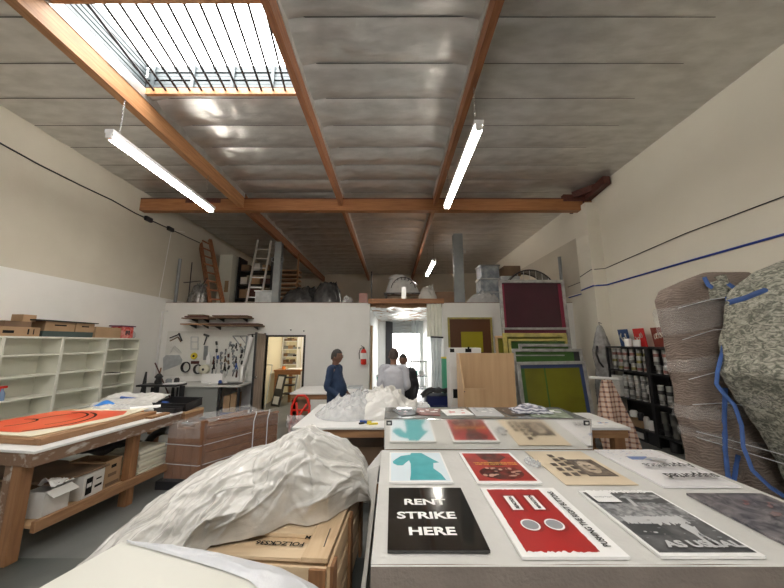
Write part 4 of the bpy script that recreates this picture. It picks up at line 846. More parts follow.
m = MB(); m.lathe([(.05, 0), (.06, .08), (.03, .1)], (-3.55, 10.1, 1.001), 12); m.build('pot', 'orange', label='small orange pot on the office bench', cat='pot')
m = MB(); m.box(-3.2, -2.95, 10.75, 10.95, 0, 2.3); m.build('white_locker', 'paper', label='tall white locker beside the office rack', cat='locker')
t = T('framed_sign', 'black and white framed board leaning inside the doorway', 'frame', (-3.4, 9.5, 0)); AF = Tr(-3.62, 9.4, 0) @ Rz(-.6) @ RX(-.22)
m = MB(); m.box(-.02, .36, 0, .03, 0, .92, T=AF); m.build('frame', 'black', t); m = MB(); m.box(.04, .30, -.004, 0, .5, .86, T=AF); m.build('sign_panel', 'cardw', t); m = MB(); m.box(.04, .30, -.004, 0, .06, .28, T=AF); m.build('sign_panel', 'cardw', t)
t = T('folding_stand', 'thin metal folding stand against the yellow office wall', 'stand', (-3.75, 9.2, 0))
for x in (-3.80, -3.62): m = MB(); m.tube([(x, 8.95, 0), (x + .02, 9.25, 1.2)], .012, 6); m.build('leg', 'galvl', t)
m = MB(); m.tube([(-3.78, 9.25, 1.2), (-3.60, 9.25, 1.2)], .012, 6); m.build('crossbar', 'galvl', t)
t = T('step_stool', 'dark metal step stool in front of the office bench', 'stool', (-3.2, 9.6, 0))
for z in (.3, .55, .78): m = MB(); m.box(-3.35, -3.02, 9.5, 9.75, z, z + .03); m.build('step', 'dark', t)
for x in (-3.37, -3.0): m = MB(); m.bar((x, 9.45, 0), (x, 9.8, .85), .03, .03); m.build('leg', 'steel', t)
# ================================================================ FIRE EXTINGUISHER, OUTLET, SCREWS
t = T('fire_extinguisher', 'red fire extinguisher hung on the white back wall', 'fire extinguisher', (-.78, 8.42, 1.28))
m = MB(); m.lathe([(.055, 0), (.075, .02), (.078, .05), (.078, .33), (.06, .39), (.03, .42)], (-.78, 8.40, 1.27), 20); cy_ = m.build('cylinder', 'red', t)
m = MB(); m.lathe([(.0795, 0), (.0795, .16)], (-.78, 8.40, 1.42), 20, cap=False); m.build('label', 'paper', cy_)
m = MB(); m.box(-.80, -.76, 8.38, 8.42, 1.69, 1.73); m.bar((-.86, 8.4, 1.78), (-.76, 8.4, 1.73), .025, .015); m.bar((-.84, 8.4, 1.72), (-.77, 8.4, 1.72), .02, .012); m.build('valve', 'dark', t)
m = MB(); m.tube([(-.80, 8.4, 1.72), (-.87, 8.38, 1.70), (-.90, 8.37, 1.58), (-.89, 8.37, 1.42)], .012, 6); m.build('hose', 'black', t)
m = MB(); m.box(-.80, -.76, 8.46, 8.499, 1.5, 1.72); m.build('wall_bracket', 'dark', t)
m = MB(); m.box(-1.83, -1.75, YW - .008, YW - .0005, .98, 1.1, 0); m.build('wall_outlet', 'fix', label='white wall outlet on the back wall right of the doorway', cat='outlet')
for x, y in ((291, 330), (304, 331)): p = at(x, y, Y=YW); m = MB(); m.tube([(p.x, YW - .03, p.z), (p.x, YW - .001, p.z)], .018, 8); m.build('wall_hook', 'dark', label=('left' if x < 300 else 'right') + ' of two small dark hooks above the inner doorway', cat='hook')
# ================================================================ MIDDLE AND BACK TABLES
t = T('assembly_table', 'white topped lumber table in the middle carrying crumpled plastic', 'table', (-.28, 4.3, 0))
m = MB(); m.box(-1.14, .58, 3.62, 4.95, .875, .90); m.build('tabletop', 'white', t, bevel=.003)
m = MB(); m.box(-.98, .56, 3.66, 3.70, .78, .874); m.build('apron', 'wtx', t); m = MB(); m.box(-1.1, -1.06, 3.7, 4.9, .78, .874); m.build('apron', 'wt', t)
for x, y in ((-.98, 3.7), (.44, 3.7), (-1.05, 4.8), (.44, 4.8)): m = MB(); m.box(x, x + .09, y, y + .09, 0, .874); m.build('leg', 'wtz', t)
m = MB(); m.box(-.98, .54, 3.68, 4.85, .26, .285, 0); m.box(-.98, .54, 3.66, 3.70, .19, .285, 1); m.build('lower_shelf', ['white', 'wtx'], t)
m = MB(); m.box(-.85, -.05, 3.9, 4.5, .286, .60); m.build('dark_crate', 'cardd', label='dark brown crate on the shelf under the middle table', cat='crate')
for i, (x, y, w, h, mt, lb_) in enumerate(((-.42, 3.78, .16, .12, 'paper', 'small white box on the shelf under the middle table'), (-.12, 3.80, .18, .2, 'steel', 'grey tin box on the shelf under the middle table'), (-.72, 3.78, .14, .1, 'black', 'small black case on the shelf under the middle table'), (.2, 3.85, .24, .26, 'cardw', 'white carton on the right of the shelf under the middle table'))):
    m = MB(); m.box(x - w / 2, x + w / 2, y - .08, y + .08, .286, .286 + h); m.build('small_box', mt, label=lb_, cat='box', bevel=.004)
m = MB(); m.box(-.92, -.5, 3.3, 3.6, 0, .10); m.build('black_case', 'black', label='flat black case on the floor before the middle table', cat='case')
def heap(cx, cy, rx, ry, h, z0, seed, amp=.05, k1=5, nm='crumpled_plastic', mt='wrap2', label='', cat='plastic sheet', nu=110, prof=None, group=None):
    m = MB(); fd = Folds(seed, 90, -1, 1, -1, 1, .5, 1.2, (amp * .3, amp * .8), (.04, .12), (.2, .7))
    def fn(u, v):
        a = 2 * PI * u; rr = max(v, .001); x = math.cos(a) * rr; y = math.sin(a) * rr
        e = 1 + .12 * nz(math.cos(a) * 1.5, math.sin(a) * 1.5, seed, 1)
        hh = max(0, 1 - rr ** 2.6) ** .7
        if prof: hh *= prof(x)
        w = min(1, (1 - rr) * 5 + .15)
        d = w * (fd(x, y) + -amp * (crease(x * 1.2, y, seed, k1 * .6) - .2) * 1.5 - amp * .6 * (crease(x + 4, y, seed, k1 * 1.5) - .2) + amp * .25 * ridge(x * 2, y * 2, seed, 2.2))
        return Vector((cx + rx * x * e + d * .4, cy + ry * y * e, z0 + max(.003, h * hh + d * (.4 + hh))))
    m.grid(fn, nu, 60); return m.build(nm, mt, label=label, cat=cat, group=group)
heap(-.62, 4.28, .42, .40, .25, .901, 3, .055, 6, label='crumpled clear bubbly plastic heaped on the left of the middle table', mt=pm('crinkled clear film', (.80, .81, .82), (.62, .64, .65), 12, .1, alpha=.6, bump=1, bs=16, spec=1), prof=lambda x: .75 + .35 * x)
heap(-.12, 4.35, .52, .42, .27, .901, 8, .05, 3.2, label='smooth white plastic bundle on the right of the middle table', mt='poly', prof=lambda x: 1 - .25 * abs(x))
for i, (x, y, w, d, h, mt, lb_) in enumerate(((-.33, 3.80, .12, .03, .03, 'blue', 'small blue marker lying on the middle table'), (-.27, 3.76, .05, .05, .035, 'yel', 'small yellow tape roll on the middle table'), (-.22, 3.74, .11, .03, .02, 'yel', 'yellow marker pen on the middle table'), (-.36, 3.76, .07, .03, .02, 'dark', 'small dark clip on the middle table'))):
    m = MB(); m.box(x - w / 2, x + w / 2, y - d / 2, y + d / 2, .901, .901 + h, rz=.3 * i - .4); m.build('small_item', mt, label=lb_, cat=('marker', 'tape', 'marker', 'clip')[i], bevel=.006)
heap(.42, 4.35, .12, .14, .12, .901, 21, .02, 4, 'plastic_bag', 'wrap2', 'small clear bag at the right end of the middle table', 'plastic bag', 50)
# back table
t = T('back_table', 'white topped table with a solid brown front behind the man in blue', 'table', (-1.3, 6.4, 0))
m = MB(); m.box(-1.96, -.64, 5.98, 6.95, .875, .90); m.build('tabletop', 'white', t)
m = MB(); m.box(-1.93, -.67, 6.0, 6.03, .78, .874); m.box(-1.93, -1.9, 6.03, 6.9, .78, .874); m.build('apron', 'wtx', t)
m = MB(); m.box(-1.93, -1.58, 6.03, 6.06, .05, .78); m.build('front_panel', 'cardd', t)
for x, y in ((-1.93, 6.03), (-.76, 6.03), (-1.93, 6.82), (-.76, 6.82)): m = MB(); m.box(x, x + .09, y, y + .09, 0, .874); m.build('leg', 'wtz', t)
m = MB(); m.box(-1.85, -.7, 6.1, 6.85, .30, .33); m.build('lower_shelf', 'wtx', t)
m = MB(); m.box(-.95, -.66, 6.55, 6.9, .901, .93); m.build('glass_sheet', 'galvl', label='thin grey sheet lying on the back right of the rear table', cat='sheet')
# red hand truck
t = T('hand_truck', 'red tubular hand truck parked before the rear white table', 'hand truck', (-1.68, 5.7, 0))
x0, x1 = -1.82, -1.50
for x in (x0, x1): m = MB(); m.tube([(x, 5.62, .08), (x, 5.72, .72), (x + (.05 if x == x0 else -.05), 5.74, .84)], .022, 8); m.build('side_rail', 'red', t)
m = MB(); m.tube([(x0 + .05, 5.74, .84), (x0 + .10, 5.72, .90), (x1 - .10, 5.72, .90), (x1 - .05, 5.74, .84)], .022, 8); m.build('handle', 'red', t)
m = MB(); m.tube([(x0 + .08, 5.70, .78), (x0 + .14, 5.6, .62), (x0 + .10, 5.63, .3)], .02, 8); m.tube([(x1 - .05, 5.7, .75), (x1 - .13, 5.6, .6), (x1 - .12, 5.62, .3)], .02, 8); m.build('grip_tube', 'red', t)
for z in (.25, .45, .65): m = MB(); m.bar((x0, 5.64 + z * .1, z), (x1, 5.64 + z * .1, z), .03, .03); m.build('crossbar', 'red', t)
m = MB(); m.box(x0, x1, 5.45, 5.62, .04, .055); m.build('toe_plate', 'red', t)
for x in (x0 - .05, x1 + .05): m = MB(); m.lathe([(.03, -.025), (.1, -.025), (.11, 0), (.1, .025), (.03, .025)], (x, 5.74, .11), 18, T=Tr(x, 5.74, .11) @ RY(PI / 2)); m.build('wheel', 'black', t)
# ================================================================ PASSAGE AREA OBJECTS
m = MB(); m.box(-.62, -.56, 8.75, 8.9, .05, 2.35); m.build('timber_plank', 'ply', label='long pale timber plank leaning inside the passage on the left', cat='plank')
t = T('utility_stand', 'olive box stand under the teal bucket left of the man in white', 'stand', (-.2, 7.0, 0)); m = MB(); m.box(-.42, .12, 6.8, 7.2, 0, .85); m.build('body', pm('olive board', (.20, .17, .08), rough=.6), t); m = MB(); m.box(-.25, .1, 6.79, 6.80, .2, .62); m.build('door', pm('yellow green board', (.38, .36, .12), rough=.6), t)
t = T('teal_bucket', 'teal plastic bucket on the olive stand left of the man in white', 'bucket', (-.20, 7.0, .85)); m = MB(); m.lathe([(.13, 0), (.15, .22), (.155, .25)], (-.20, 7.0, .851), 18); m.build('bucket_body', 'teal', t); m = MB(); m.lathe([(.16, 0), (.15, .03), (.10, .04)], (-.20, 7.0, 1.102), 18); m.build('lid', 'galvl', t)
# curtain
def curtain(x0, x1, y, z0, z1, folds, label, mat, amp=.05, twist=0):
    m = MB()
    def fn(u, v):
        g = 1 - .25 * math.sin(v * PI) * twist; x = (x0 + x1) / 2 + (x1 - x0) * (u - .5) * g
        return Vector((x, y + amp * math.sin(u * folds * 2 * PI + 1.2 * nz(u * 3, v * 2)) * (.5 + .5 * (1 - v)) , z0 + (z1 - z0) * v))
    m.grid(fn, 60, 30); return m.build('hanging_curtain', mat, label=label, cat='curtain')
pc = pm('cream curtain fabric', (.90, .90, .82), (.84, .85, .76), 4, .8)
curtain(.98, 1.40, 8.44, 2.02, 2.95, 4, 'short cream curtain hanging from the timber header right of the passage', pc, .04)
curtain(1.06, 1.38, 8.42, .55, 2.02, 3, 'long white plastic curtain below the cream one beside the passage', pm('milky curtain plastic', (.62, .68, .70), (.78, .82, .83), 3, .35, alpha=.9), .05, .8)
m = MB(); m.tube([(1.08, 8.40, 2.02), (1.42, 8.40, 2.0)], .022, 8); m.build('curtain_rod', 'dark', label='short dark rod between the cream curtain and the milky one', cat='rod')
curtain(.62, 1.0, 9.6, .5, 2.55, 3, 'pale sheer curtain hanging deeper in the passage', pm('sheer curtain', (.78, .86, .88), rough=.5, alpha=.6), .05, .3)
t = T('wire_cart', 'chrome wire shelf cart standing in the bright passage', 'cart', (.75, 9.0, 0))
for x in (.55, 1.0):
    for y in (8.85, 9.2): m = MB(); m.tube([(x, y, .08), (x, y, 1.35)], .012, 6); m.build('post', 'chrome', t); m = MB(); m.lathe([(.02, -.015), (.04, -.015), (.04, .015), (.02, .015)], (x, y, .045), 10, T=Tr(x, y, .045) @ RY(PI / 2)); m.build('wheel', 'black', t)
for z in (.55, .9, 1.3):
    m = MB(); m.box(.55, 1.0, 8.85, 8.865, z, z + .03); m.box(.55, 1.0, 9.185, 9.2, z, z + .03)
    for k in range(10): m.tube([(.57 + .045 * k, 8.86, z + .02), (.57 + .045 * k, 9.19, z + .02)], .004, 4)
    m.build('wire_shelf', 'chrome', t)
for i, (x, z, mt) in enumerate(((.68, .931, 'teal'), (.85, .931, 'paper'), (.72, .581, 'galvl'))): m = MB(); m.box(x - .06, x + .06, 8.9, 9.1, z, z + .12); m.build('small_box', mt, label=['teal', 'white', 'grey'][i] + ' small box on the chrome wire cart', cat='box')
# tubs and roll at the right of the passage
t = T('plastic_tub', 'dark blue tub lined with a black bag in front of the curtain', 'tub', (.98, 6.6, 0)); m = MB(); m.lathe([(.20, 0), (.26, .55), (.27, .6)], (.98, 6.6, .0), 4 * 6); m.box(.7, 1.26, 6.4, 6.8, .45, .78); m.build('tub_body', 'navy', t, bevel=.02)
m = MB(); m.grid(lambda u, v: Vector((.62 + .74 * u, 6.34 + .5 * v, .80 + .05 * ridge(u * 2, v * 2, 4, 1.6) + .05 * math.sin(PI * v) - .12 * (abs(u - .5) * 2) ** 4)), 40, 24); m.build('bag_liner', 'black', t)
m = MB(); m.box(.70, 1.26, 6.4, 6.8, .0, .3); m.build('tub_base', 'navy', t)
t = T('black_bin', 'black covered bin between the blue tub and the white carton', 'bin', (1.65, 6.5, 0)); m = MB(); m.box(1.3, 1.95, 6.3, 6.75, 0, .66); m.build('bin_body', 'cardd', t); m = MB(); m.grid(lambda u, v: Vector((1.25 + .75 * u, 6.22 + .6 * v, .70 + .08 * math.sin(PI * u) + .02 * ridge(u * 3, v * 2, 2))), 30, 16); m.build('cover', 'black', t)
t = T('vinyl_roll', 'green vinyl roll standing upright in front of the white wall', 'roll', (1.36, 6.9, 0)); m = MB(); m.lathe([(.22, 0), (.22, 1.50)], (1.36, 7.1, 0), 26, cap=True); m.build('roll_body', 'greenroll', t); m = MB(); m.lathe([(.225, 1.50), (.225, 1.53)], (1.36, 7.1, 0), 26); m.build('rim', 'yel', t)
# white carton and plywood box
t = T('white_carton', 'tall white carton with small stickers standing behind the plywood box', 'box', (1.2, 5.1, 0))
m = MB(); m.box(.94, 1.46, 5.0, 5.3, 0, 1.77); m.build('carton_body', 'cardw', t, bevel=.004)
m = MB(); m.box(.95, 1.02, 4.997, 5.0, 1.70, 1.76); m.box(1.20, 1.30, 4.997, 5.0, 1.70, 1.76); m.box(1.24, 1.27, 4.996, 5.0, 1.74, 1.79); m.box(1.05, 1.12, 4.997, 5.0, 1.45, 1.5, 1); m.box(1.05, 1.12, 4.997, 5.0, 1.25, 1.3, 1); m.box(.98, 1.06, 4.998, 5.0, .98, 1.12, 0); m.build('printing', ['ink', 'galvl'], t)
t = T('plywood_box', 'open pale plywood box with a low cut front, facing the camera', 'box', (1.4, 4.4, 0))
X0, X1, Y0, Y1, Z1 = .97, 1.83, 4.22, 4.62, 1.70
TB = Tr(0, 0, 0)
m = MB(); m.box(X0, X1, Y1 - .018, Y1, .45, Z1); m.build('back_panel', 'ply', t)
m = MB(); m.poly([(X0, Y0, .45), (X0, Y1 - .018, .45), (X0, Y1 - .018, Z1), (X0, Y1 - .14, Z1), (X0, Y0, 1.24)], (.018, 0, 0)); m.build('side_panel', 'ply', t)
m = MB(); m.poly([(X0 + .018, Y0, .45), (X0 + .018, Y0, 1.24), (X0 + .30, Y0, 1.235), (X0 + .42, Y0, 1.10), (X0 + .42, Y0, .45)], (0, .018, 0)); m.build('front_panel', 'ply', t)
m = MB(); m.box(X0 + .018, X1, Y0 + .018, Y1 - .018, .45, .47); m.build('bottom_panel', 'ply', t)
for z in (1.2, 1.0): m = MB(); m.lathe([(.008, 0), (.008, .003)], (X0 + .01, Y0 - .002, z), 8, T=Tr(X0 + .012, Y0 - .002, z) @ RX(PI / 2)); m.build('screw', 'dark', t)
t = T('box_stand', 'low lumber stand carrying the pale plywood box', 'stand', (1.4, 4.4, 0)); m = MB(); m.box(.9, 1.9, 4.1, 4.7, .41, .449); m.build('platform', 'wtx', t)
for x, y in ((.93, 4.13), (1.8, 4.13), (.93, 4.6), (1.8, 4.6)): m = MB(); m.box(x, x + .07, y, y + .07, 0, .41); m.build('leg', 'wtz', t)
# ================================================================ PRINTING SCREENS
def screen(nm_label, x0, x1, z0, z1, y, fr, mesh, inner=None, lean=.10, fw=.05, rz=0, extra=None, roll=0):
    xc = (x0 + x1) / 2; t = T('printing_screen', nm_label, 'printing screen', (xc, y, z0)); AA = Tr(xc, y, z0) @ Rz(rz) @ RX(-lean) @ RY(roll); w = (x1 - x0) / 2; h = z1 - z0
    m = MB(); m.box(-w, w, -.02, .02, 0, fw, T=AA); m.box(-w, w, -.02, .02, h - fw, h, T=AA); m.box(-w, -w + fw, -.02, .02, fw, h - fw, T=AA); m.box(w - fw, w, -.02, .02, fw, h - fw, T=AA); m.build('frame', fr, t, bevel=.004)
    m = MB(); m.box(-w + fw, w - fw, .008, .012, fw, h - fw, T=AA); ms = m.build('mesh', mesh, t)
    if inner:
        a, b, c, d, mt = inner; m = MB(); m.box(-w + a, w - b, .004, .0075, c, h - d, T=AA); m.build('stencil', mt, ms)
    if extra:
        m = MB(); extra(m, AA, w, h); m.build('tape', extra.mats, ms)
    return t
gy = pm('aluminium screen frame', (.42, .42, .41), (.28, .28, .27), 9, .45, .5)
yf = pm('yellow stained frame', (.50, .40, .10), (.30, .27, .09), 7, .6)
emul = pm('olive yellow emulsion', (.15, .145, .01), (.11, .105, .008), 2, .35)
emg = pm('green emulsion', (.045, .12, .02), (.03, .09, .02), 3, .35)
def ftape(m, AA, w, h):
    m.box(-w + .05, w - .05, -.004, .004, h - .10, h - .05, 0, T=AA); m.box(w - .10, w - .05, -.004, .004, .05, h - .05, 0, T=AA); m.box(-w + .05, -w + .11, -.003, .003, .05, h - .1, 1, T=AA); m.box(-.12, -.10, -.002, .004, .05, h - .1, 1, T=AA)
    m.lathe([(.12, 0), (.12, .006)], (0, 0, 0), 20, 2, T=AA @ Tr(-.08, -.003, .30) @ RX(PI / 2) @ Matrix.Scale(.5, 4, (0, 1, 0)))
ftape.mats = [pm('blue block out', (.03, .05, .13), rough=.5), emg, 'black']
screen('large grey framed screen with olive yellow mesh standing in front of the others', 1.98, 3.06, .35, 1.57, 4.72, gy, emul, (.06, .10, .06, .10, emul), extra=ftape, roll=math.radians(-1))
def dtape(m, AA, w, h): m.box(w - .14, w - .05, -.004, .004, .3, h - .05, 0, T=AA); m.box(-w + .05, w - .3, -.002, .002, h - .12, h - .1, 1, T=AA)
dtape.mats = ['black', gy]
screen('dark green grey framed screen second in the leaning stack', 2.04, 3.22, .35, 1.76, 5.05, gy, emg, extra=dtape)
screen('pale grey framed green screen third in the leaning stack', 2.28, 3.22, .35, 1.84, 5.35, gy, emg, lean=.09)
screen('thin yellow edged green screen fourth in the leaning stack', 2.22, 3.33, .35, 1.93, 5.65, yf, emg, lean=.09, fw=.04)
screen('yellow framed screen with olive mesh near the back of the stack', 2.22, 3.50, .35, 2.05, 5.95, yf, emul, lean=.08, fw=.08)
screen('pale wood edged screen peeking out left of the yellow one', 2.12, 3.36, .35, 2.00, 6.12, 'ply', emul, lean=.08)
def mt_(m, AA, w, h): m.box(-w + .07, -w + .12, -.003, .003, .1, h - .1, 0, T=AA); m.box(w - .15, w - .07, -.003, .003, .1, h - .1, 0, T=AA)
mt_.mats = [pm('bright maroon edge', (.18, .01, .035), rough=.4)]
screen('very tall grey framed screen with dark maroon mesh rising above the others', 2.47, 3.99, .35, 3.30, 6.72, gy, pm('maroon mesh', (.040, .004, .013), (.03, .003, .010), 2, .3), lean=.04, fw=.07, extra=mt_)
screen('grey framed maroon screen leaning before the very tall one', 2.36, 3.8, .35, 2.18, 6.42, gy, pm('maroon mesh two', (.12, .012, .03), rough=.4), lean=.04)
t = T('screen_rack', 'low timber rack carrying the leaning printing screens', 'rack', (3.0, 5.7, 0)); 
for x in (2.1, 2.9, 3.4): m = MB(); m.box(x, x + .08, 4.62, 7.0, .26, .345); m.build('rail', 'wt', t)
for y in (4.64, 6.9):
    for x in (2.1, 3.4): m = MB(); m.box(x, x + .08, y, y + .08, 0, .26); m.build('leg', 'wtz', t)
screen('small yellow framed brown screen hung on the white wall', 1.56, 2.80, 1.3, 2.56, 8.40, yf, pm('brown emulsion', (.10, .035, .01), rough=.5), (.36, .28, .3, .40, pm('yellow emulsion', (.33, .28, .01), rough=.4)), lean=.02, fw=.05)
# trestle bench right of the cabinet
t = T('trestle_bench', 'lumber bench with diagonal brace and white top right of the cabinet', 'bench', (2.4, 3.9, 0))
m = MB(); m.box(1.85, 2.72, 3.62, 4.35, .87, .90); m.build('tabletop', 'white', t)
for x, y in ((2.55, 3.66), (1.9, 3.66), (2.55, 4.2), (1.9, 4.2)): m = MB(); m.box(x, x + .12, y, y + .09, 0, .87); m.build('leg', 'wtz', t)
m = MB(); m.bar((2.05, 3.70, .82), (2.58, 3.70, .40), .05, .09); m.build('brace', 'wtx', t); m = MB(); m.box(1.9, 2.7, 3.64, 3.68, .78, .87); m.build('apron', 'wtx', t)
flat_item(2.5, 3.8, .3, .2, .1, ['paper', I['pink'], I['blue']], 'small print with pink patches on the white bench top', z=.901)
# gingham cloth on a white rail
t = T('rail_stand', 'white rail on a dark stand holding the gingham cloth', 'stand', (3.05, 4.5, 0)); m = MB(); m.tube([(2.86, 4.48, 1.36), (3.30, 4.52, 1.33)], .02, 10); m.build('rail', 'paper', t); m = MB(); m.tube([(3.08, 4.5, 1.34), (3.08, 4.56, 0)], .015, 8); m.box(2.9, 3.26, 4.45, 4.65, 0, .02); m.build('post', 'dark', t)
gm = check_mat('pink gingham fabric', (.72, .58, .48), (.50, .30, .22), (.16, .09, .09), 15)
m = MB()
def gf(u, v):
    z = 1.33 - .98 * v; w = .07 + .17 * min(1, v * 1.6) ** .8; cx = 3.07 + .05 * v + (.10 * max(0, v - .55)); x = cx + w * (2 * u - 1)
    return Vector((x, 4.44 - .05 * v + .035 * math.sin(u * 9 + v * 2) * (.3 + v), z))
m.grid(gf, 50, 60); m.build('gingham_cloth', gm, label='pink and black gingham cloth hanging from the white rail', cat='cloth')
# garment bag on the pilaster
gb = pm('grey translucent garment bag', (.30, .29, .28), (.45, .45, .44), 9, .25, bump=.8, bs=14, alpha=.9)
p0 = at(604, 316, X=px0 - .12)
m = MB()
def bagf(u, v):
    a = 2 * PI * u; z = 2.25 - 1.75 * v; w = (.03 + .13 * min(1, v * 3.2) ** .7 + .03 * v)
    d = 1 + .25 * ridge(math.cos(a) * 1.2, z * 1.6, math.sin(a), 1.5)
    return Vector((4.76 + w * .9 * math.cos(a) * d, 6.91 + w * .6 * math.sin(a) * d, z))
m.grid(bagf, 40, 60); m.build('garment_bag', gb, label='grey plastic garment bag hung on the pilaster beside the paint rack', cat='garment bag')
m = MB(); m.tube([(4.76, 6.91, 2.24), (4.80, 6.98, 2.32), (4.90, 7.04, 2.30)], .008, 6); m.build('bag_hook', 'dark', label='small hook holding the grey garment bag', cat='hook')
m = MB(); m.tube([(4.58, 6.80, 1.78), (4.48, 6.7, 1.62), (4.52, 6.7, 1.45), (4.70, 6.82, 1.30)], .02, 8); m.build('black_strap', 'black', label='black strap curving beside the garment bag and paint rack', cat='strap')
# ================================================================ PAINT RACK
RX0, RX1 = 4.75, 5.12; RY = [4.62, 5.72, 6.78]; SZ = [.18, .74, 1.26]; RT = 1.78
levels = [(1.29, .49), (.74, .53), (.25, .47), (-.0, 0)]
rack_z = [.0 + .05, .235, .735, 1.30, 1.76]
def ry_bay(y0, y1, label):
    t = T('paint_rack', label, 'rack', ((RX0 + RX1) / 2, (y0 + y1) / 2, 0))
    for x in (RX0, RX1 - .035):
        for y in (y0 + .001, y1 - .036): m = MB(); m.box(x, x + .035, y, y + .035, 0, RT); m.build('post', 'black', t)
    for z in (.20, .72, 1.27, 1.745): m = MB(); m.box(RX0 + .0, RX1, y0 + .036, y1 - .036, z, z + .035); m.build('shelf', 'black', t)
    m = MB(); m.box(RX1 - .008, RX1, y0 + .036, y1 - .036, .2, RT); m.build('back_panel', 'black', t)
ry_bay(RY[1] + .0, RY[2], 'black metal rack bay of paint cans nearest the pilaster'); ry_bay(RY[0], RY[1], 'black metal rack bay of paint cans behind the wrapped blankets')
cols_ = [pm('olive label', (.22, .20, .07), rough=.5), pm('grey label', (.16, .16, .15), rough=.5), pm('pink label', (.28, .14, .12), rough=.5), pm('white label', (.50, .49, .46), rough=.5), pm('green label', (.20, .28, .14), rough=.5), pm('dark label', (.07, .07, .07), rough=.5)]
def can(rr, h, lab, nm='paint_can', body='silver'):
    t = T(nm, 'x', 'paint can', (0, 0, 0)); m = MB(); m.lathe([(rr, 0), (rr, h * .93), (rr * 1.03, h * .95), (rr * 1.03, h), (rr * .9, h), (rr * .86, h * .97), (.001, h * .97)], (0, 0, 0), 14, cap=False); cb = m.build('can_body', body, t)
    m = MB(); m.lathe([(rr * 1.01, h * .08), (rr * 1.01, h * .48)], (0, 0, 0), 14, cap=False); m.build('label', lab, cb); return t
r = random.Random(12)
tin_dark = pm('dull grey tin', (.16, .16, .155), rough=.4, metal=.5)
def fill(y0, y1, z0, n, tall, rr, h, labs, label, group, body='silver', skip=0, nm='paint_can'):
    protos = {}
    st = (y1 - y0 - .08) / n
    for i in range(n):
        for k in range(tall):
            if skip and r.random() < skip and k == tall - 1: continue
            lab = labs[(i // 2 + (k == 0) + r.randrange(2)) % len(labs)]
            loc = (RX0 + .09 + r.uniform(-.01, .02), y0 + .05 + st * (i + .5), z0 + .001 + k * (h + .001))
            if lab.name not in protos:
                p = can(rr, h, lab, nm, body); p.location = loc; p['label'] = label; p['group'] = group; protos[lab.name] = p
            else: dup(protos[lab.name], loc, r.uniform(0, 6), label, group)
L_ = cols_
fill(RY[1], RY[2], 1.305, 6, 3, .043, .14, [L_[0], L_[1], L_[2]], 'silver can with olive label on the top shelf of the rack bay by the pilaster', 'cans on the top shelf by the pilaster')
fill(RY[0], RY[1], 1.305, 6, 3, .043, .14, [L_[2], L_[1]], 'silver can on the top shelf of the rack bay nearest the blankets', 'cans on the top shelf by the blankets')
fill(RY[1] , RY[2] - .24, .755, 5, 3, .043, .15, [L_[3], L_[1]], 'silver can on the middle shelf of the rack bay by the pilaster', 'cans on the middle shelf by the pilaster')
fill(RY[0], RY[1], .755, 6, 2, .045, .17, [L_[1], L_[5]], 'grey can on the middle shelf of the rack bay nearest the blankets', 'cans on the middle shelf by the blankets', body='silver', skip=.2)
fill(RY[0], RY[1], .236, 6, 2, .045, .2, [L_[5], L_[1]], 'dark can on the lower shelf of the rack bay nearest the blankets', 'cans on the lower shelf by the blankets', body=tin_dark)
for k in range(4): m = MB(); m.box(RX0 + .02, RX0 + .2, RY[2] - .27, RY[2] - .06, .756 + k * .105, .756 + k * .105 + .098); m.build('white_box', 'cardw', label='white box in the stack at the far end of the middle rack shelf', cat='box', group='white boxes on the middle rack shelf')
t = carton('cardboard_box', Tr(RX0 + .16, 6.35, .237), .28, .55, .12, 'card', 'brown open tray box on the lower shelf of the rack by the pilaster', True)
for i, (y, z, rr, h, mt, lb_) in enumerate(((6.35, .39, .07, .12, 'paper', 'white pot hanging over the brown tray box in the rack'), (6.05, .237, .05, .22, 'cardw', 'small pale box below the middle rack shelf'), (5.95, .237, .05, .17, 'paper', 'white jar low in the rack'), (6.18, .36, .05, .14, 'dark', 'dark jar in the brown tray box'), (6.5, .36, .05, .1, 'dark', 'second dark jar at the far end of the brown tray box'))):
    m = MB(); m.lathe([(rr, 0), (rr, h * .8), (rr * .7, h)], (RX0 + .12, y, z), 12); m.build('jar', mt, label=lb_, cat='jar')
for i in range(4):
    y = 5.85 + .24 * i; m = MB(); m.box(RX0 + .03, RX0 + .3, y - .1, y + .1, .0, .19); m.build('black_case', 'dark', label='dark case on the floor under the rack by the pilaster', cat='case', group='dark cases under the rack')
m = MB(); m.box(RX0 + .01, RX0 + .028, 6.05, 6.2, .05, .15); m.build('white_card', 'paper', label='white card leaning low on the dark cases under the rack', cat='card')
for i, (y, mt, lb_) in enumerate(((5.5, 'dark', 'dark tin on the floor under the near rack bay'), (5.2, pm('lime green tin', (.30, .55, .03), rough=.4), 'lime green tin on the floor under the near rack bay'), (4.95, 'cardw', 'white labelled tin on the floor under the near rack bay'))):
    m = MB(); m.lathe([(.08, 0), (.08, .17), (.07, .18)], (RX0 + .12, y, 0), 14); m.build('paint_tin', mt, label=lb_, cat='tin')
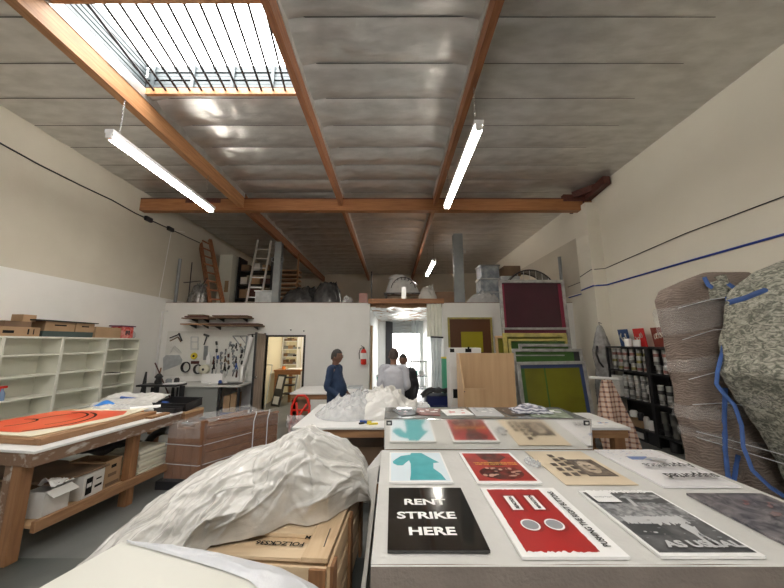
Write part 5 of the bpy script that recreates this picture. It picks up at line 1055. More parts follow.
# three small painted boards and pots on the rack
def squig(y, bw, col, label, k, z=RT + .001, x=4.98):
    t = T('painted_board', label, 'painting', (x, y, z)); AA = Tr(x, y, z) @ RY_(-.12)
    m = MB(); m.box(-.02, 0, -bw / 2, bw / 2, 0, .36, T=AA); pn = m.build('panel', col, t)
    m = MB(); pts = [(-.024, -bw * .32 + bw * .64 * (i / 30) * (1 if k != 1 else 1), .18 + .10 * math.sin(i * .42 + k) * math.cos(i * .13 * (k + 1))) for i in range(31)]; m.tube([AA @ Vector((p[0], p[1] + .02 * math.sin(i * .9 + k), p[2])) for i, p in enumerate(pts)], .007, 6); m.build('painted_line', 'cream', pn)
RY_ = lambda a: Matrix.Rotation(a, 4, 'Y')
squig(6.46, .26, pm('dark blue panel', (.02, .06, .17), rough=.5), 'small dark blue board with a pale squiggle on the paint rack', 0)
squig(6.05, .26, pm('bright red panel', (.55, .02, .02), rough=.5), 'small bright red board with a pale squiggle on the paint rack', 1)
squig(5.60, .30, pm('brick red panel', (.22, .04, .025), rough=.5), 'small brick red board with a pale squiggle on the paint rack', 2)
for y, h, lb_ in ((6.22, .15, 'larger white pot in front of the blue and red boards'), (6.0, .13, 'smaller white pot in front of the red board')): m = MB(); m.lathe([(.06, 0), (.065, h), (.05, h + .005)], (4.83, y, RT + .001), 16); m.build('white_pot', 'paper', label=lb_, cat='pot')
# ================================================================ BLANKET WRAPPED OBJECTS
tan = wave_mat('tan quilted blanket', (.25, .195, .165), (.19, .15, .125), 13, 14, .9, bump=.35, dsc=.8)
grn = pm('grey green mottled blanket', (.13, .135, .11), (.44, .43, .36), 19, .95, bump=.8, bs=34, det=9, dist=1.6, lo=.40, hi=.62, st=(1, 1, 1.7))
tape = pm('blue binding tape', (.03, .075, .22), (.04, .10, .30), 12, .7)
def column(secs, nu, nv, amp, seed, sq=.45, fs=1.5):
    def fn(u, v):
        z = secs[0][0] + (secs[-1][0] - secs[0][0]) * v
        for a, b in zip(secs, secs[1:]):
            if z <= b[0] + 1e-9: q = (z - a[0]) / max(1e-9, b[0] - a[0]); c = [a[i] * (1 - q) + b[i] * q for i in range(1, 5)]; break
        cx, cy, rx, ry = c; an = 2 * PI * u; ca, sa = math.cos(an), math.sin(an)
        x = cx + rx * math.copysign(abs(ca) ** sq, ca); y = cy + ry * math.copysign(abs(sa) ** sq, sa)
        k = 1
        d = amp * (ridge(x * 1.0, z * 1.4, y + seed, fs, 4)) * min(1, (1 - v) * 12 + .2)
        return Vector((x + ca * d, y + sa * d, z + .0 * d))
    return fn
t = T('blanket_bundle', 'tall tan quilted moving blanket bundle with blue binding on the right', 'wrapped bundle', (3.0, 3.1, 0))
secs = [(0.0, 3.26, 3.0, .42, .13), (1.0, 3.27, 3.0, .46, .14), (1.9, 3.26, 3.0, .49, .14), (2.28, 3.25, 3.0, .50, .13), (2.38, 3.27, 3.0, .48, .11), (2.48, 3.36, 3.0, .36, .08), (2.56, 3.42, 3.0, .22, .03)]
m = MB(); m.grid(column(secs, 0, 0, .02, 2, .4), 120, 120); m.build('blanket', tan, t)
t3 = T('blanket_bundle', 'bulky grey green moving blanket bundle at the right edge of the photo', 'wrapped bundle', (3.9, 3.0, 0))
secs2 = [(0.0, 4.0, 2.5, .60, .26), (.6, 3.98, 2.5, .64, .26), (1.0, 3.88, 2.5, .66, .27), (1.35, 3.80, 2.5, .73, .28), (1.6, 3.74, 2.5, .78, .28), (1.9, 3.76, 2.5, .75, .27), (2.2, 3.80, 2.5, .74, .25), (2.38, 3.84, 2.52, .70, .2), (2.52, 3.92, 2.55, .62, .11), (2.58, 3.98, 2.56, .46, .04)]
m = MB(); m.grid(column([(s_[0], s_[1] - .05, s_[2], s_[3], s_[4]) for s_ in secs2], 0, 0, .03, 5, .34, 1.6), 170, 150)
for v in m.v:
    if v.z > 2.0: v.z += .32 * (v.x - 3.5) * (v.z - 2.0)
m.build('blanket', grn, t3)
def fr(xs): return [Vector(p) for p in xs]
B1 = [at(x, y, Y=2.70 + 0 * yy) for x, y, yy in ((727, 297, 2.80), (729, 318, 2.72), (725, 336, 2.66), (722, 352, 2.63), (717, 372, 2.62), (716, 384, 2.64), (722, 392, 2.66), (734, 405, 2.62), (741, 425, 2.60), (743, 447, 2.62), (752, 470, 2.62), (770, 487, 2.60), (790, 500, 2.6))]
m = MB()
def ribbon(m, pts, w, d=.012, seed=0):
    P2 = []
    for a, b in zip(pts, pts[1:]):
        for k in range(6): P2.append(a.lerp(b, k / 6))
    P2.append(pts[-1]); n = len(P2)
    def fn(u, v):
        i = min(n - 1, int(round(v * (n - 1)))); tdir = (P2[min(n - 1, i + 1)] - P2[max(0, i - 1)]).normalized(); s = Vector((tdir.z, 0, -tdir.x)).normalized()
        a = (u - .5) * 2; return P2[i] + s * a * w + Vector((0, -d * (1 - a * a) + .004 * nz(i * .5, a, seed), 0))
    m.grid(fn, 6, n * 2)
ribbon(m, B1, .017, .02); m.build('binding_tape', tape, t3)
B2 = [at(x, y, Y=2.84 + 0 * yy) for x, y, yy in ((725, 388, 2.84), (724, 420, 2.84), (725, 450, 2.84), (728, 478, 2.84))]
m = MB(); ribbon(m, B2, .022, .02, 3); m.build('binding_tape', tape, t); m = MB(); ribbon(m, [at(738, 455, Y=2.83), at(735, 470, Y=2.83), at(733, 486, Y=2.83)], .02, .02, 4); m.build('binding_tape', tape, t)
B3 = [at(x, y, Y=2.84) for x, y in ((704, 277), (708, 285), (716, 290), (726, 292), (738, 288))]
m = MB(); ribbon(m, B3, .022, .02, 5); m.build('binding_tape', tape, t3); m = MB(); ribbon(m, [at(x, y, Y=2.72) for x, y in ((727, 283), (737, 290), (734, 296))], .02, .02, 6); m.build('binding_tape', tape, t3); m = MB(); ribbon(m, [at(x, y, Y=2.3) for x, y in ((727, 303), (745, 298), (765, 290))], .020, .02, 7); m.build('binding_tape', tape, t3)
m = MB(); q = at(716, 284, Y=2.86)
m.grid(lambda u, v: q + Vector(((.10 - .03 * v) * math.cos(2 * PI * u), (.10 - .02 * v) * math.sin(2 * PI * u) , -.12 + .17 * v + .04 * math.cos(2 * PI * u))), 30, 8); m.build('blanket_tuft', grn, t)
def bandf(z0, z1, amp, sec, mt, par, tilt=0, seed=0):
    f0 = column(sec, 0, 0, .02, 2, .5)
    zz0, zz1 = sec[0][0], sec[-1][0]; m = MB()
    def fn(u, v):
        z = z0 + (z1 - z0) * v; p = f0(u, (z - zz0) / (zz1 - zz0)); c = Vector((sec[2][1], sec[2][2], p.z)); d = (p - c).normalized()
        return p + d * (.02 + amp * (1 + ridge(u * 6, z * 8, seed, 1.4, 2))) + Vector((0, 0, tilt * (p.x - sec[2][1])))
    m.grid(fn, 120, 24); m.build('stretch_wrap', mt, par)
wr = pm('stretch film band', (.9, .9, .9), rough=.15, alpha=.16, bump=1, bs=9, st=(1, 1, 7), spec=1)
bandf(2.05, 2.32, .012, secs, wr, t, .25, 1); bandf(1.68, 1.80, .008, secs, wr, t, .22, 2); bandf(1.2, 1.32, .008, secs, wr, t, .1, 3); bandf(.9, .98, .006, secs, wr, t, -.2, 4)
bandf(2.05, 2.40, .022, secs2, wr, t3, .2, 5); bandf(1.38, 1.48, .012, secs2, wr, t3, .05, 6)
for i, (z, tl) in enumerate(((2.28, .26), (2.0, .3), (1.62, .25), (1.32, .05), (.97, -.25), (.90, -.3))):
    m = MB(); m.tube([(2.72 + .1 * k, 2.84 - (.0 if k < 4 else .62 * min(1, (k - 3) / 1.5)), z + tl * (.1 * k - .4) + .01 * nz(k, i)) for k in range(16)], .0035, 5); m.build('wrap_strand', 'foam', t)
# ================================================================ PEOPLE
def skinmesh(pts, edges, rad, sub=1):
    me = bpy.data.meshes.new('sk'); me.from_pydata([Vector(p) for p in pts], edges, []); o = bpy.data.objects.new('sk', me); COL.objects.link(o)
    sm = o.modifiers.new('s', 'SKIN'); 
    if not me.skin_vertices: me.attributes.new('skin', 'FLOAT', 'POINT') if False else None
    return o, me, sm
def limb(m, pts, rads, n=14, mi=0):
    # smooth tapering limb along a spline of points, elliptical radii
    P = [Vector(p) for p in pts]; R2 = [r if isinstance(r, tuple) else (r, r) for r in rads]; k = 5; Q = []; RR = []
    for i in range(len(P) - 1):
        p0, p1, p2, p3 = P[max(0, i - 1)], P[i], P[i + 1], P[min(len(P) - 1, i + 2)]
        for j in range(k):
            t = j / k; Q.append(.5 * ((2 * p1) + (p2 - p0) * t + (2 * p0 - 5 * p1 + 4 * p2 - p3) * t * t + (3 * p1 - p0 - 3 * p2 + p3) * t ** 3)); s = t * t * (3 - 2 * t); RR.append((R2[i][0] * (1 - s) + R2[i + 1][0] * s, R2[i][1] * (1 - s) + R2[i + 1][1] * s))
    Q.append(P[-1]); RR.append(R2[-1]); vs = []; fs = []; N_ = len(Q); x = Vector((1, 0, 0))
    for i, q in enumerate(Q):
        d = (Q[min(N_ - 1, i + 1)] - Q[max(0, i - 1)]).normalized(); a = x - d * x.dot(d)
        if a.length < .2: a = Vector((0, 1, 0)) - d * d.y
        a.normalize(); b = d.cross(a)
        vs += [q + a * RR[i][0] * math.cos(2 * PI * j / n) + b * RR[i][1] * math.sin(2 * PI * j / n) for j in range(n)]
    for i in range(N_ - 1):
        for j in range(n): fs.append((i * n + j, i * n + (j + 1) % n, (i + 1) * n + (j + 1) % n, (i + 1) * n + j))
    fs += [tuple(range(n))[::-1], tuple((N_ - 1) * n + j for j in range(n))]; m.add(vs, fs, mi, True)
def headm(m, c, tilt=0, s=1):
    # local: face towards -Y
    def fn(u, v):
        a = 2 * PI * u; b = PI * v; x = math.sin(b) * math.cos(a); y = math.sin(b) * math.sin(a); z = -math.cos(b)
        X = .074 * x; Y = .094 * y; Z = .118 * z
        if z < 0: X *= 1 - .28 * z * z * 1.1; Y = Y * (1 - .12 * z * z) - .012 * z * z * (1 if y < 0 else -1.5)
        if y < -.2:
            f = (-y - .2) / .8
            Y -= .026 * math.exp(-((x / .16) ** 2 + ((z + .12) / .20) ** 2)) * f      # nose
            Y -= .008 * math.exp(-((x / .3) ** 2 + ((z + .45) / .10) ** 2)) * f       # lips
            Y += .012 * math.exp(-(((abs(x) - .36) / .16) ** 2 + ((z - .08) / .12) ** 2)) * f   # eye sockets
            Y -= .007 * math.exp(-((x / .5) ** 2 + ((z - .26) / .10) ** 2)) * f       # brow
            Y -= .012 * math.exp(-((x / .3) ** 2 + ((z + .82) / .14) ** 2)) * f       # chin
        return Vector((X, Y, Z)) * s + Vector(c)
    m.grid(fn, 36, 28)
    for sd in (-1, 1):
        e = Vector(c) + Vector((sd * .072, .008, -.008)) * s
        m.lathe([(.003, -.010), (.024, -.006), (.027, .002), (.018, .009), (.004, .010)], e, 14, T=Tr(*e) @ RY_(sd * 1.3) @ Matrix.Scale(1.35, 4, (1, 0, 0)), cap=True)
def hand(m, w, d, side, curl=.5):
    # w wrist, d direction; palm plus five separate fingers
    w = Vector(w); d = Vector(d).normalized(); x = Vector((side, 0, 0)); x = (x - d * x.dot(d)).normalized(); n = d.cross(x) * side
    limb(m, [w - d * .01, w + d * .04, w + d * .085], [(.024, .018), (.036, .016), (.036, .014)], 12)
    for i, L in enumerate((.070, .078, .072, .056)):
        b = w + d * .08 + x * side * (-.026 + .0175 * i) * side; k = curl
        p1 = b + (d * math.cos(k * .5) + n * math.sin(k * .5)) * L * .45; p2 = p1 + (d * math.cos(k * 1.3) + n * math.sin(k * 1.3)) * L * .32; p3 = p2 + (d * math.cos(k * 2) + n * math.sin(k * 2)) * L * .25
        limb(m, [b - d * .015, p1, p2, p3], [.0115, .011, .0105, .010], 8)
    b = w + d * .02 - x * .024; p1 = b - x * .026 + d * .028; p2 = p1 + d * .03 - x * .008; limb(m, [b, p1, p2, p2 + d * .018], [.012, .011, .010, .008], 8)
def remesh(m, name, mat, par, vox, org, rot):
    me = bpy.data.meshes.new('tmp'); me.from_pydata(m.v, [], m.f); o = bpy.data.objects.new('tmp', me); COL.objects.link(o)
    r_ = o.modifiers.new('r', 'REMESH'); r_.mode = 'VOXEL'; r_.voxel_size = vox; s = o.modifiers.new('s', 'SMOOTH'); s.iterations = 3; s.factor = .5
    bpy.context.view_layer.update(); ev = o.evaluated_get(bpy.context.evaluated_depsgraph_get()); me2 = bpy.data.meshes.new_from_object(ev); bpy.data.objects.remove(o)
    for p in me2.polygons: p.use_smooth = True
    me2.name = name; me2.materials.clear(); me2.materials.append(mat); ob = bpy.data.objects.new(name, me2); COL.objects.link(ob); ob.parent = par; return ob
def person(label, loc, rz, H, shirt, pants, skin, hair, arms, collar=None, glasses=False, bald=False, belly=0, headrz=0, hand_show=True):
    t = T('person', label, 'person', loc); t.rotation_euler = (0, 0, rz); k = H / 1.75
    def V(*a): return Vector(a) * k
    HC = V(0, -.015, 1.635)
    HM = Matrix.Translation(HC) @ Rz(headrz) @ Matrix.Translation(-HC)
    b = MB(); hd = MB(); headm(hd, HC, s=k * 1.07); b.add([HM @ v for v in hd.v], hd.f, 0, True)
    limb(b, [V(0, .01, 1.38), V(0, .01, 1.48), V(0, .0, 1.58)], [(.075, .07), (.058, .060), (.052, .056)])
    limb(b, [V(0, 0, .88), V(0, -.005, 1.05), V(0, 0, 1.25), V(0, .01, 1.42)], [(.15, .10), (.14, .10), (.155, .105), (.11, .07)])
    for s in (-1, 1):
        limb(b, [V(.09 * s, 0, .92), V(.10 * s, -.01, .50), V(.10 * s, .02, .09)], [(.08, .085), (.055, .06), (.038, .042)])
        limb(b, [V(.10 * s, .05, .05), V(.105 * s, -.06, .045), V(.11 * s, -.16, .03)], [(.035, .035), (.04, .032), (.035, .02)])
        a = arms[0 if s < 0 else 1]; sh = V(.175 * s, .01, 1.40); el = V(*a[0]); wr_ = V(*a[1])
        limb(b, [V(.08 * s, .01, 1.40), sh, (sh + el) / 2, el, (el + wr_) / 2, wr_], [.05, .052, .044, .038, .034, .024]); hand(b, wr_, wr_ - el, s, a[2] if len(a) > 2 else .5)
    remesh(b, 'body', skin, t, .008, loc, rz)
    c = MB(); bl = belly
    limb(c, [V(0, .0, .86), V(0, -.01 - bl * .4, .98), V(0, -.015 - bl * .5, 1.1), V(0, 0, 1.25), V(0, .005, 1.36), V(0, .01, 1.455)], [(.175, .125), (.185 , .14 + bl * .5), (.18, .14 + bl * .5), (.19, .13), (.185, .115), (.085, .078)], 26)
    for s in (-1, 1):
        a = arms[0 if s < 0 else 1]; sh = V(.185 * s, .01, 1.42); el = V(*a[0]); wr_ = V(*a[1])
        limb(c, [V(.06 * s, .01, 1.43), sh, (sh + el) / 2, el, (el + wr_) / 2, el.lerp(wr_, .93)], [(.06), (.064), (.060), (.054), (.048), (.040)], 16)
    for q, v in enumerate(c.v): c.v[q] = v + Vector((.008 * nz(v.x * 3, v.z * 7, v.y, 1.7), .010 * ridge(v.x * 2, v.z * 5, 4, 1.2, 2), 0))
    so_ = remesh(c, 'shirt', shirt, t, .010, loc, rz)
    o = bpy.data.objects[-1] if False else None
    d = MB(); limb(d, [V(0, .005, .80), V(0, .005, .90), V(0, 0, .99)], [(.165, .125), (.17, .13), (.155, .115)], 20)
    for s in (-1, 1): limb(d, [V(.08 * s, 0, .90), V(.10 * s, -.01, .50), V(.10 * s, .015, .07)], [(.10, .115), (.08, .085), (.065, .075)], 16)
    remesh(d, 'trousers', pants, t, .012, loc, rz)
    for s in (-1, 1):
        e = MB(); limb(e, [V(.10 * s, .07, .05), V(.105 * s, -.04, .055), V(.11 * s, -.20, .035)], [(.045, .045), (.05, .05), (.045, .03)], 12); e.v = [Vector((v.x, v.y, max(0, v.z))) for v in e.v]
        e.v = [Matrix.Translation(rootloc(t)) @ v for v in e.v]; e.build('shoe', 'black', t)
    h = MB()
    def hf(u, v):
        a = 2 * PI * u; bb = PI * (.0 + v * .56); x = math.sin(bb) * math.cos(a); y = math.sin(bb) * math.sin(a); z = math.cos(bb)
        fr_ = max(0, -y)
        r3 = 1.05 + .03 * nz(x * 3, y * 3, z * 3, 2)
        zz = z * .127 * r3 * k
        if fr_ > .25: zz = max(zz, .055 * k * (1 if v > .4 else 1))
        if y > .1: zz -= .035 * y * k * (v ** 3)
        return HM @ (HC + Vector((x * .083 * r3 * k, y * .105 * r3 * k * (1 if y > 0 else .97), zz)))
    h.grid(hf, 36, 20); h.v = [v + rootloc(t) for v in h.v]; h.build('hair', hair, t)
    if glasses:
        g = MB()
        for s in (-1, 1):
            g.tube([HM @ (HC + Vector((s * .032 + .022 * math.cos(q), -.100, .008 + .018 * math.sin(q))) * 1) + rootloc(t) for q in [i * PI / 6 for i in range(13)]], .0025, 5)
            g.tube([HM @ (HC + Vector((s * .056, -.098, .012))) + rootloc(t), HM @ (HC + Vector((s * .078, .01, .012))) + rootloc(t)], .0022, 5)
        g.build('glasses', 'black', t)
    cl = MB(); cl.grid(lambda u, v: V(.068 * math.cos(2 * PI * u) * (1 + .15 * (1 - v)), .01 + .064 * math.sin(2 * PI * u) * (1 + .15 * (1 - v)), 1.435 + .05 * v) + rootloc(t), 24, 3); cl.build('collar', shirt, so_)
    return t
sk1 = pm('brown skin', (.20, .10, .065), (.17, .085, .055), 9, .5); sk2 = pm('tan skin', (.33, .18, .12), (.28, .15, .10), 9, .5); sk3 = pm('dark skin', (.11, .055, .035), rough=.5)
hr = pm('near black hair', (.012, .010, .009), (.03, .026, .024), 60, .6); hb = pm('dark brown hair', (.03, .018, .014), (.05, .03, .024), 60, .6)
shb = pm('blue denim shirt', (.009, .024, .065), (.016, .038, .09), 7, .8, bump=.4, bs=14); shw = pm('pale grey shirt', (.50, .51, .56), (.44, .45, .50), 5, .8, bump=.4, bs=12)
person('man in a blue shirt seen from the side, looking right, by the rear table', (-1.0, 5.48, 0), math.radians(78), 1.73, shb, pm('navy trousers', (.02, .03, .07), rough=.8), sk1, hr, (((-.24, .04, 1.12), (-.18, -.16, .96), .5), ((.25, .03, 1.12), (.16, -.18, .98), .5)), glasses=True, belly=.05)
person('man in a pale grey shirt seen from behind, facing the bright passage', (.03, 5.32, 0), math.radians(176), 1.75, shw, pm('olive brown trousers', (.11, .08, .04), rough=.8), sk2, hb, (((-.235, .02, 1.14), (-.17, -.18, 1.04), .6), ((.235, .02, 1.14), (.17, -.18, 1.04), .6)), belly=.02)
person('person in black standing mostly hidden behind the man in grey', (.215, 5.80, 0), math.radians(-20), 1.64, pm('black shirt', (.02, .02, .024), rough=.8), pm('black trousers', (.015, .015, .018), rough=.8), sk1, hr, (((-.25, .03, 1.12), (-.22, -.06, .86), .5), ((.25, .03, 1.12), (.22, -.06, .86), .5)))
# ================================================================ LOFT
ZL = ZM + .0
def gz(x, y): return ZM + .0
m = MB(); m.box(XL, O0 - .12, YW + .0, YW + .14, ZM, ZM + .015); m.box(O1 + .12, XR, YW, YW + .14, ZM, ZM + .015); m.build('trim_6', 'cardd', kind='structure')
def post(x, label, zt, w=.11):
    t = T('steel_post', label, 'post', (x, 8.75, ZM)); m = MB(); m.box(x - w, x + w, 8.66, 8.68, ZM, zt); m.box(x - w, x + w, 8.82, 8.84, ZM, zt); m.box(x - .01, x + .01, 8.68, 8.82, ZM, zt); m.build('column', 'steel', t)
    for s in (-1, 1): m = MB(); m.tube([(x + s * (w + .0), 8.70, zt - .62), (x + s * (w + .07), 8.70, zt - .60), (x + s * (w + .075), 8.70, zt - .50), (x + s * w, 8.70, zt - .47)], .012, 6); m.build('ring', 'galvl', t)
post(-3.42, 'grey steel post on the left side of the loft', 4.86, .10); post(1.99, 'dark grey steel post on the right side of the loft', 5.12, .14)
# wooden ladder
t = T('wooden_ladder', 'orange brown wooden ladder leaning up in the dark loft corner', 'ladder', (-5.4, 9.2, ZM))
a0, a1_, b0, b1 = at(210, 304, Y=9.0), at(199, 234, Y=9.9), at(223, 304, Y=9.0), at(210, 240, Y=9.9)
m = MB(); m.bar(a0, a1_, .10, .09); m.build('rail', 'purlin', t); m = MB(); m.bar(b0, b1, .10, .09); m.build('rail', 'purlin', t)
for k in range(8): q = .06 + k * .122; m = MB(); m.bar(a0.lerp(a1_, q), b0.lerp(b1, q), .09, .05); m.build('rung', 'purlin', t)
m = MB(); p, q = at(246, 304, Y=9.6), at(258, 240, Y=10.0)
t = T('aluminium_ladder', 'silver ladder leaning beside the left steel post in the loft', 'ladder', (p.x, 9.7, ZM)); m = MB(); m.bar(p, q, .05, .05); m.build('rail', 'silver', t); p2, q2 = p + Vector((.42, .1, 0)), q + Vector((.42, .1, 0)); m = MB(); m.bar(p2, q2, .05, .05); m.build('rail', 'silver', t)
for k in range(6): f = .1 + .15 * k; m = MB(); m.bar(p.lerp(q, f), p2.lerp(q2, f), .03, .03); m.build('rung', 'silver', t)
def lbox(x0, x1, y0, y1, z0, z1, nm, mt, label, cat, bev=.01, group=None): m = MB(); m.box(x0, x1, y0, y1, z0, z1); return m.build(nm, mt, label=label, cat=cat, bevel=bev, group=group)
t = T('tall_cabinet', 'pale tall cabinet with a paper note standing behind the loft ladder', 'cabinet', (-5.9, 10.6, ZM)); m = MB(); m.box(-6.1, -5.66, 10.3, 11.0, ZM, 4.95); m.build('body', 'bookw', t); m = MB(); m.box(-5.85, -5.72, 10.29, 10.3, 3.6, 4.0); m.build('note', 'card', t)
t = T('dark_shelving', 'dark shelving loaded with boxes at the back left of the loft', 'shelving', (-5.0, 10.9, ZM))
for z in (3.4, 3.9, 4.4): m = MB(); m.box(-5.6, -4.35, 10.6, 11.2, z, z + .04); m.build('shelf', 'dark', t)
for x in (-5.6, -4.4): m = MB(); m.box(x, x + .05, 10.6, 11.2, ZM, 4.95); m.build('upright', 'dark', t)
r = random.Random(5)
for i in range(9): x = -5.5 + (i % 3) * .38; z = (3.44, 3.94, 4.44)[i // 3]; lbox(x, x + r.uniform(.25, .34), 10.65, 11.1, z + .001, z + r.uniform(.2, .36), 'storage_box', ['card', 'redwood', 'cardd', 'cardw'][i % 4], 'small box on the dark shelving in the loft', 'box', group='boxes on the dark loft shelving')
t = T('wood_chair_stack', 'stack of wooden slat frames behind the left steel post', 'frame stack', (-3.7, 10.2, ZM))
for k in range(9): m = MB(); m.box(-4.0, -3.2, 10.0, 10.4, ZM + .02 + .16 * k, ZM + .07 + .16 * k); m.build('slat', 'wtx', t)
for x in (-4.0, -3.25): m = MB(); m.box(x, x + .05, 10.0, 10.05, ZM, 4.9); m.build('upright', 'wtz', t)
t = T('white_bin', 'white plastic bin next to the left steel post', 'bin', (-3.75, 8.95, ZM)); m = MB(); m.box(-4.05, -3.55, 8.75, 9.1, ZM, 3.36); m.build('bin_body', 'galvl', t, bevel=.02); m = MB(); m.box(-4.07, -3.53, 8.73, 9.12, 3.36, 3.39); m.build('rim', 'fix', t)
heap(-5.85, 8.95, .28, .25, .5, ZM + .02, 31, .1, 4, 'junk_bundle', pm('silver wrapped bundle', (.30, .30, .30), (.10, .09, .08), 14, .25, .4), 'small silvery bundle of odds and ends at the left end of the loft', 'bundle', 50)
t = T('bicycle_frame', 'thin dark metal stand with crossed rods beside the pipe in the loft corner', 'stand', (-6.1, 8.9, ZM))
for s in (((-6.1, 8.9, ZM), (-6.15, 8.95, 4.3)), ((-6.3, 8.9, 3.65), (-5.8, 8.9, 3.7)), ((-5.9, 8.9, 3.3), (-5.6, 8.9, 3.8))): m = MB(); m.tube(list(s), .014, 6); m.build('rod', 'dark', t)
bk = pm('black sheeting', (.03, .03, .032), (.06, .06, .06), 6, .22, bump=1, bs=9)
heap(-2.80, 9.1, .62, .4, .45, ZM + .02, 41, .06, 3, 'covered_goods', bk, 'low heap covered in black plastic in the middle of the loft', 'covered heap', 70)
heap(-2.0, 9.1, .48, .4, .62, ZM + .02, 44, .07, 3, 'covered_goods', bk, 'taller heap covered in black plastic right of the low one', 'covered heap', 70)
heap(-1.35, 8.95, .20, .2, .18, ZM + .02, 47, .04, 4, 'white_bundle', 'wrap2', 'small white plastic bundle beside the taller black heap', 'bundle', 40)
m = MB(); m.tube([(-.62, 8.9, ZM), (-.62, 8.9, 4.0)], .02, 8); m.build('loft_rod', 'dark', label='thin dark upright rod above the left end of the timber header', cat='rod')
m = MB(); m.box(-1.0, -.75, 9.0, 9.2, ZM, 3.35); m.build('pink_box', pm('shiny pink wrap', (.45, .25, .22), rough=.2), label='small pinkish wrapped box near the thin rod on the loft', cat='box')
# plastic wrapped furniture over the header
t = T('wrapped_lounge', 'plastic wrapped chair frame on the loft above the passage', 'chair', (.35, 9.0, 3.1))
heapm = MB()
def wl(u, v):
    a = 2 * PI * u; rr = v; x, y = math.cos(a) * rr, math.sin(a) * rr; h = .62 * max(0, 1 - abs(rr) ** 2.5) ** .8 * (1 - .35 * x) + .05 * crease(x, y, 3, 4)
    return Vector((.34 + .55 * x + .12 * x * (rr < .7), 9.1 + .3 * y, 3.28 + h))
heapm.grid(wl, 70, 30); heapm.build('wrap_cover', 'wrap2', t)
for k in range(6):
    m = MB(); a = -.9 + k * .36; m.tube([(.34, 8.98, 3.42), (.34 + .36 * math.sin(a), 8.9, 3.42 + .40 * math.cos(a) + .02)], .010, 5); m.build('rib', 'dark', t)
m = MB(); m.tube([(.34 + .37 * math.sin(a), 8.9, 3.42 + .40 * math.cos(a)) for a in [-1.4 + .2 * i for i in range(15)]], .012, 6); m.build('hoop', 'dark', t)
m = MB(); m.box(-.25, .85, 8.8, 9.3, 3.30, 3.33); m.build('seat_board', 'dark', t)
for x in (-.2, .3, .8): m = MB(); m.box(x, x + .05, 8.85, 8.9, ZM, 3.3); m.build('leg', 'dark', t)
lbox(.28, .42, 8.75, 8.9, ZM + .13, 3.5, 'silver_canister', 'silver', 'small silver canister in front of the plastic wrapped chair', 'canister')
heap(1.05, 8.85, .28, .22, .34, ZM + .13, 51, .06, 3, 'white_bundle', 'poly', 'white cloth bundle just left of the right steel post', 'bundle', 50)
heap(2.75, 8.9, .5, .22, .26, ZM + .02, 53, .06, 3, 'white_bundle', 'wrap2', 'low pale plastic bundle between the right steel post and the bins', 'bundle', 60)
lbox(1.2, 2.6, 10.5, 10.8, ZM, 3.65, 'brown_panel', 'cardd', 'brown panel lying behind the right steel post in the loft', 'panel')
# stacked bins
for k, (x, z, mt) in enumerate(((2.95, ZM, 'clear'), (2.95, ZM + .42, 'clear'), (2.95, ZM + .84, 'clear'))):
    t = T('storage_bin', ('lowest', 'middle', 'topmost')[k] + ' clear storage bin in the stack on the right of the loft', 'bin', (x, 9.2, z)); x0 = x - .27 + (.0, .02, .05)[k]
    m = MB(); m.box(x0, x0 + .58, 9.0, 9.5, z + .001, z + .38); m.build('bin_body', pm('clear bin %d' % k, (.42, .46, .50), (.20, .23, .27), 5, .2), t, bevel=.03); m = MB(); m.box(x0 - .02, x0 + .60, 8.98, 9.52, z + .38, z + .415); m.build('lid', ['galvl', 'galvl', 'steel'][k], t)
lbox(3.30, 3.88, 8.9, 9.4, ZM, 3.86, 'grey_bin', 'galvl', 'tall pale bin next to the clear bins on the loft', 'bin'); lbox(3.42, 3.92, 8.9, 9.4, 3.861, 4.18, 'cardboard_box', 'cardd', 'brown cardboard box on the tall pale bin in the loft', 'box')
t = T('arched_cover', 'arched wire frame under clear plastic on the loft above the maroon screen', 'cover', (4.0, 8.6, ZM))
m = MB(); m.grid(lambda u, v: Vector((4.05 - .78 * math.cos(PI * u), 8.62 + .5 * v, 3.1 + .86 * math.sin(PI * u) + .02 * ridge(u * 4, v * 2, 2))), 50, 12); m.build('plastic_cover', pm('smoky clear plastic', (.16, .17, .16), (.30, .31, .30), 20, .2, alpha=.8, st=(5, 1, 1)), t)
for v in (0, .5): m = MB(); m.tube([(4.05 - .79 * math.cos(PI * i / 24), 8.60 + v, 3.1 + .87 * math.sin(PI * i / 24)) for i in range(25)], .022, 6); m.build('hoop', 'dark', t)
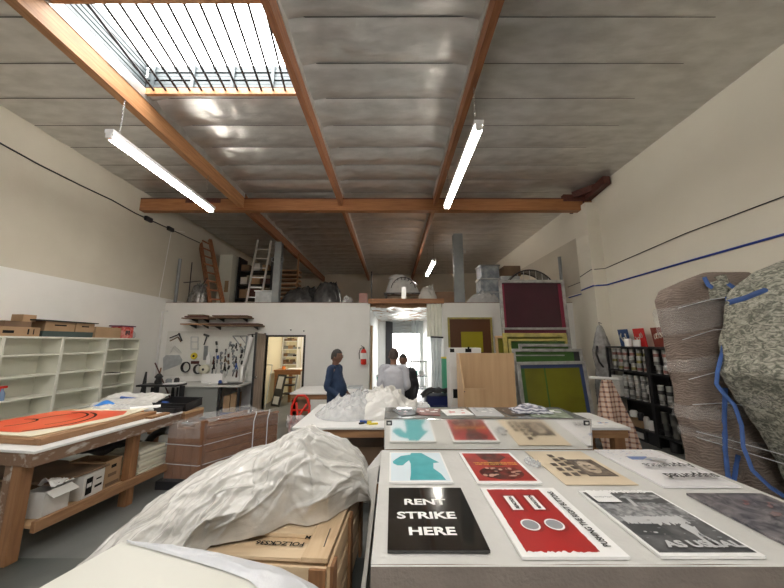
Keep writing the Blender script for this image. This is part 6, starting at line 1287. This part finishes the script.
for k in range(7): x = 3.5 + .18 * k; m = MB(); m.tube([(x, 8.6, 3.0), (x, 8.6, 3.1 + .86 * math.sqrt(max(0, 1 - ((x - 4.05) / .78) ** 2)))], .008, 5); m.build('rib', 'galvl', t)
m = MB(); m.box(3.27, 4.83, 8.58, 9.14, ZM, 3.1); m.build('base_frame', 'dark', t)
m = MB(); m.tube([(4.93, 8.55, ZM), (4.93, 8.55, 4.35)], .045, 10); m.build('wall_pipe', 'steel', label='grey pipe standing on the loft beside the right wall', cat='pipe')
m = MB()
for x in (4.6, 4.72): m.tube([(x, 8.3, 3.0), (x, 8.3, 3.45)], .008, 5)
# ================================================================ LIGHT
w = bpy.data.worlds.new('world'); S.world = w; w.use_nodes = True; bg = w.node_tree.nodes['Background']; bg.inputs[0].default_value = (1, .98, .95, 1); bg.inputs[1].default_value = 6.0
def portal(loc, rot, sx, sy):
    l = bpy.data.lights.new('portal', 'AREA'); l.shape = 'RECTANGLE'; l.size = sx; l.size_y = sy; l.cycles.is_portal = True
    o = bpy.data.objects.new('portal', l); COL.objects.link(o); o.location = loc; o.rotation_euler = rot
portal(((PX[0] + PX[1]) / 2, (SY0 + SY1) / 2, ZC + .5), (0, 0, 0), 2.5, 1.3)
portal(((PX[1] + PX[2]) / 2, -2.2, ZC + .3), (0, 0, 0), 2.4, 2.0)  # portal for the added skylight out of view
portal((.66, 14.6, 1.2), (-PI / 2, 0, 0), 1.3, 2.3)
def lamp(nm, loc, sx, sy, power, col, rot=(0, 0, 0)):
    l = bpy.data.lights.new(nm, 'AREA'); l.shape = 'RECTANGLE'; l.size = sx; l.size_y = sy; l.energy = power; l.color = col
    o = bpy.data.objects.new(nm, l); COL.objects.link(o); o.location = loc; o.rotation_euler = rot; return o
lamp('office_ceiling_light', (-2.3, 10.4, 2.8), .6, 1.8, 26, (1, .90, .72))
lamp('passage_light', (.4, 11.5, 2.7), .5, 2, 20, (.95, 1, 1))
v = S.view_settings; v.view_transform = 'Standard'; v.look = 'None'; v.gamma = 1; v.use_curve_mapping = False; v.exposure = 1.2
S.cycles.use_denoising = True; S.cycles.sample_clamp_indirect = 6; S.cycles.max_bounces = 10; S.cycles.transparent_max_bounces = 16
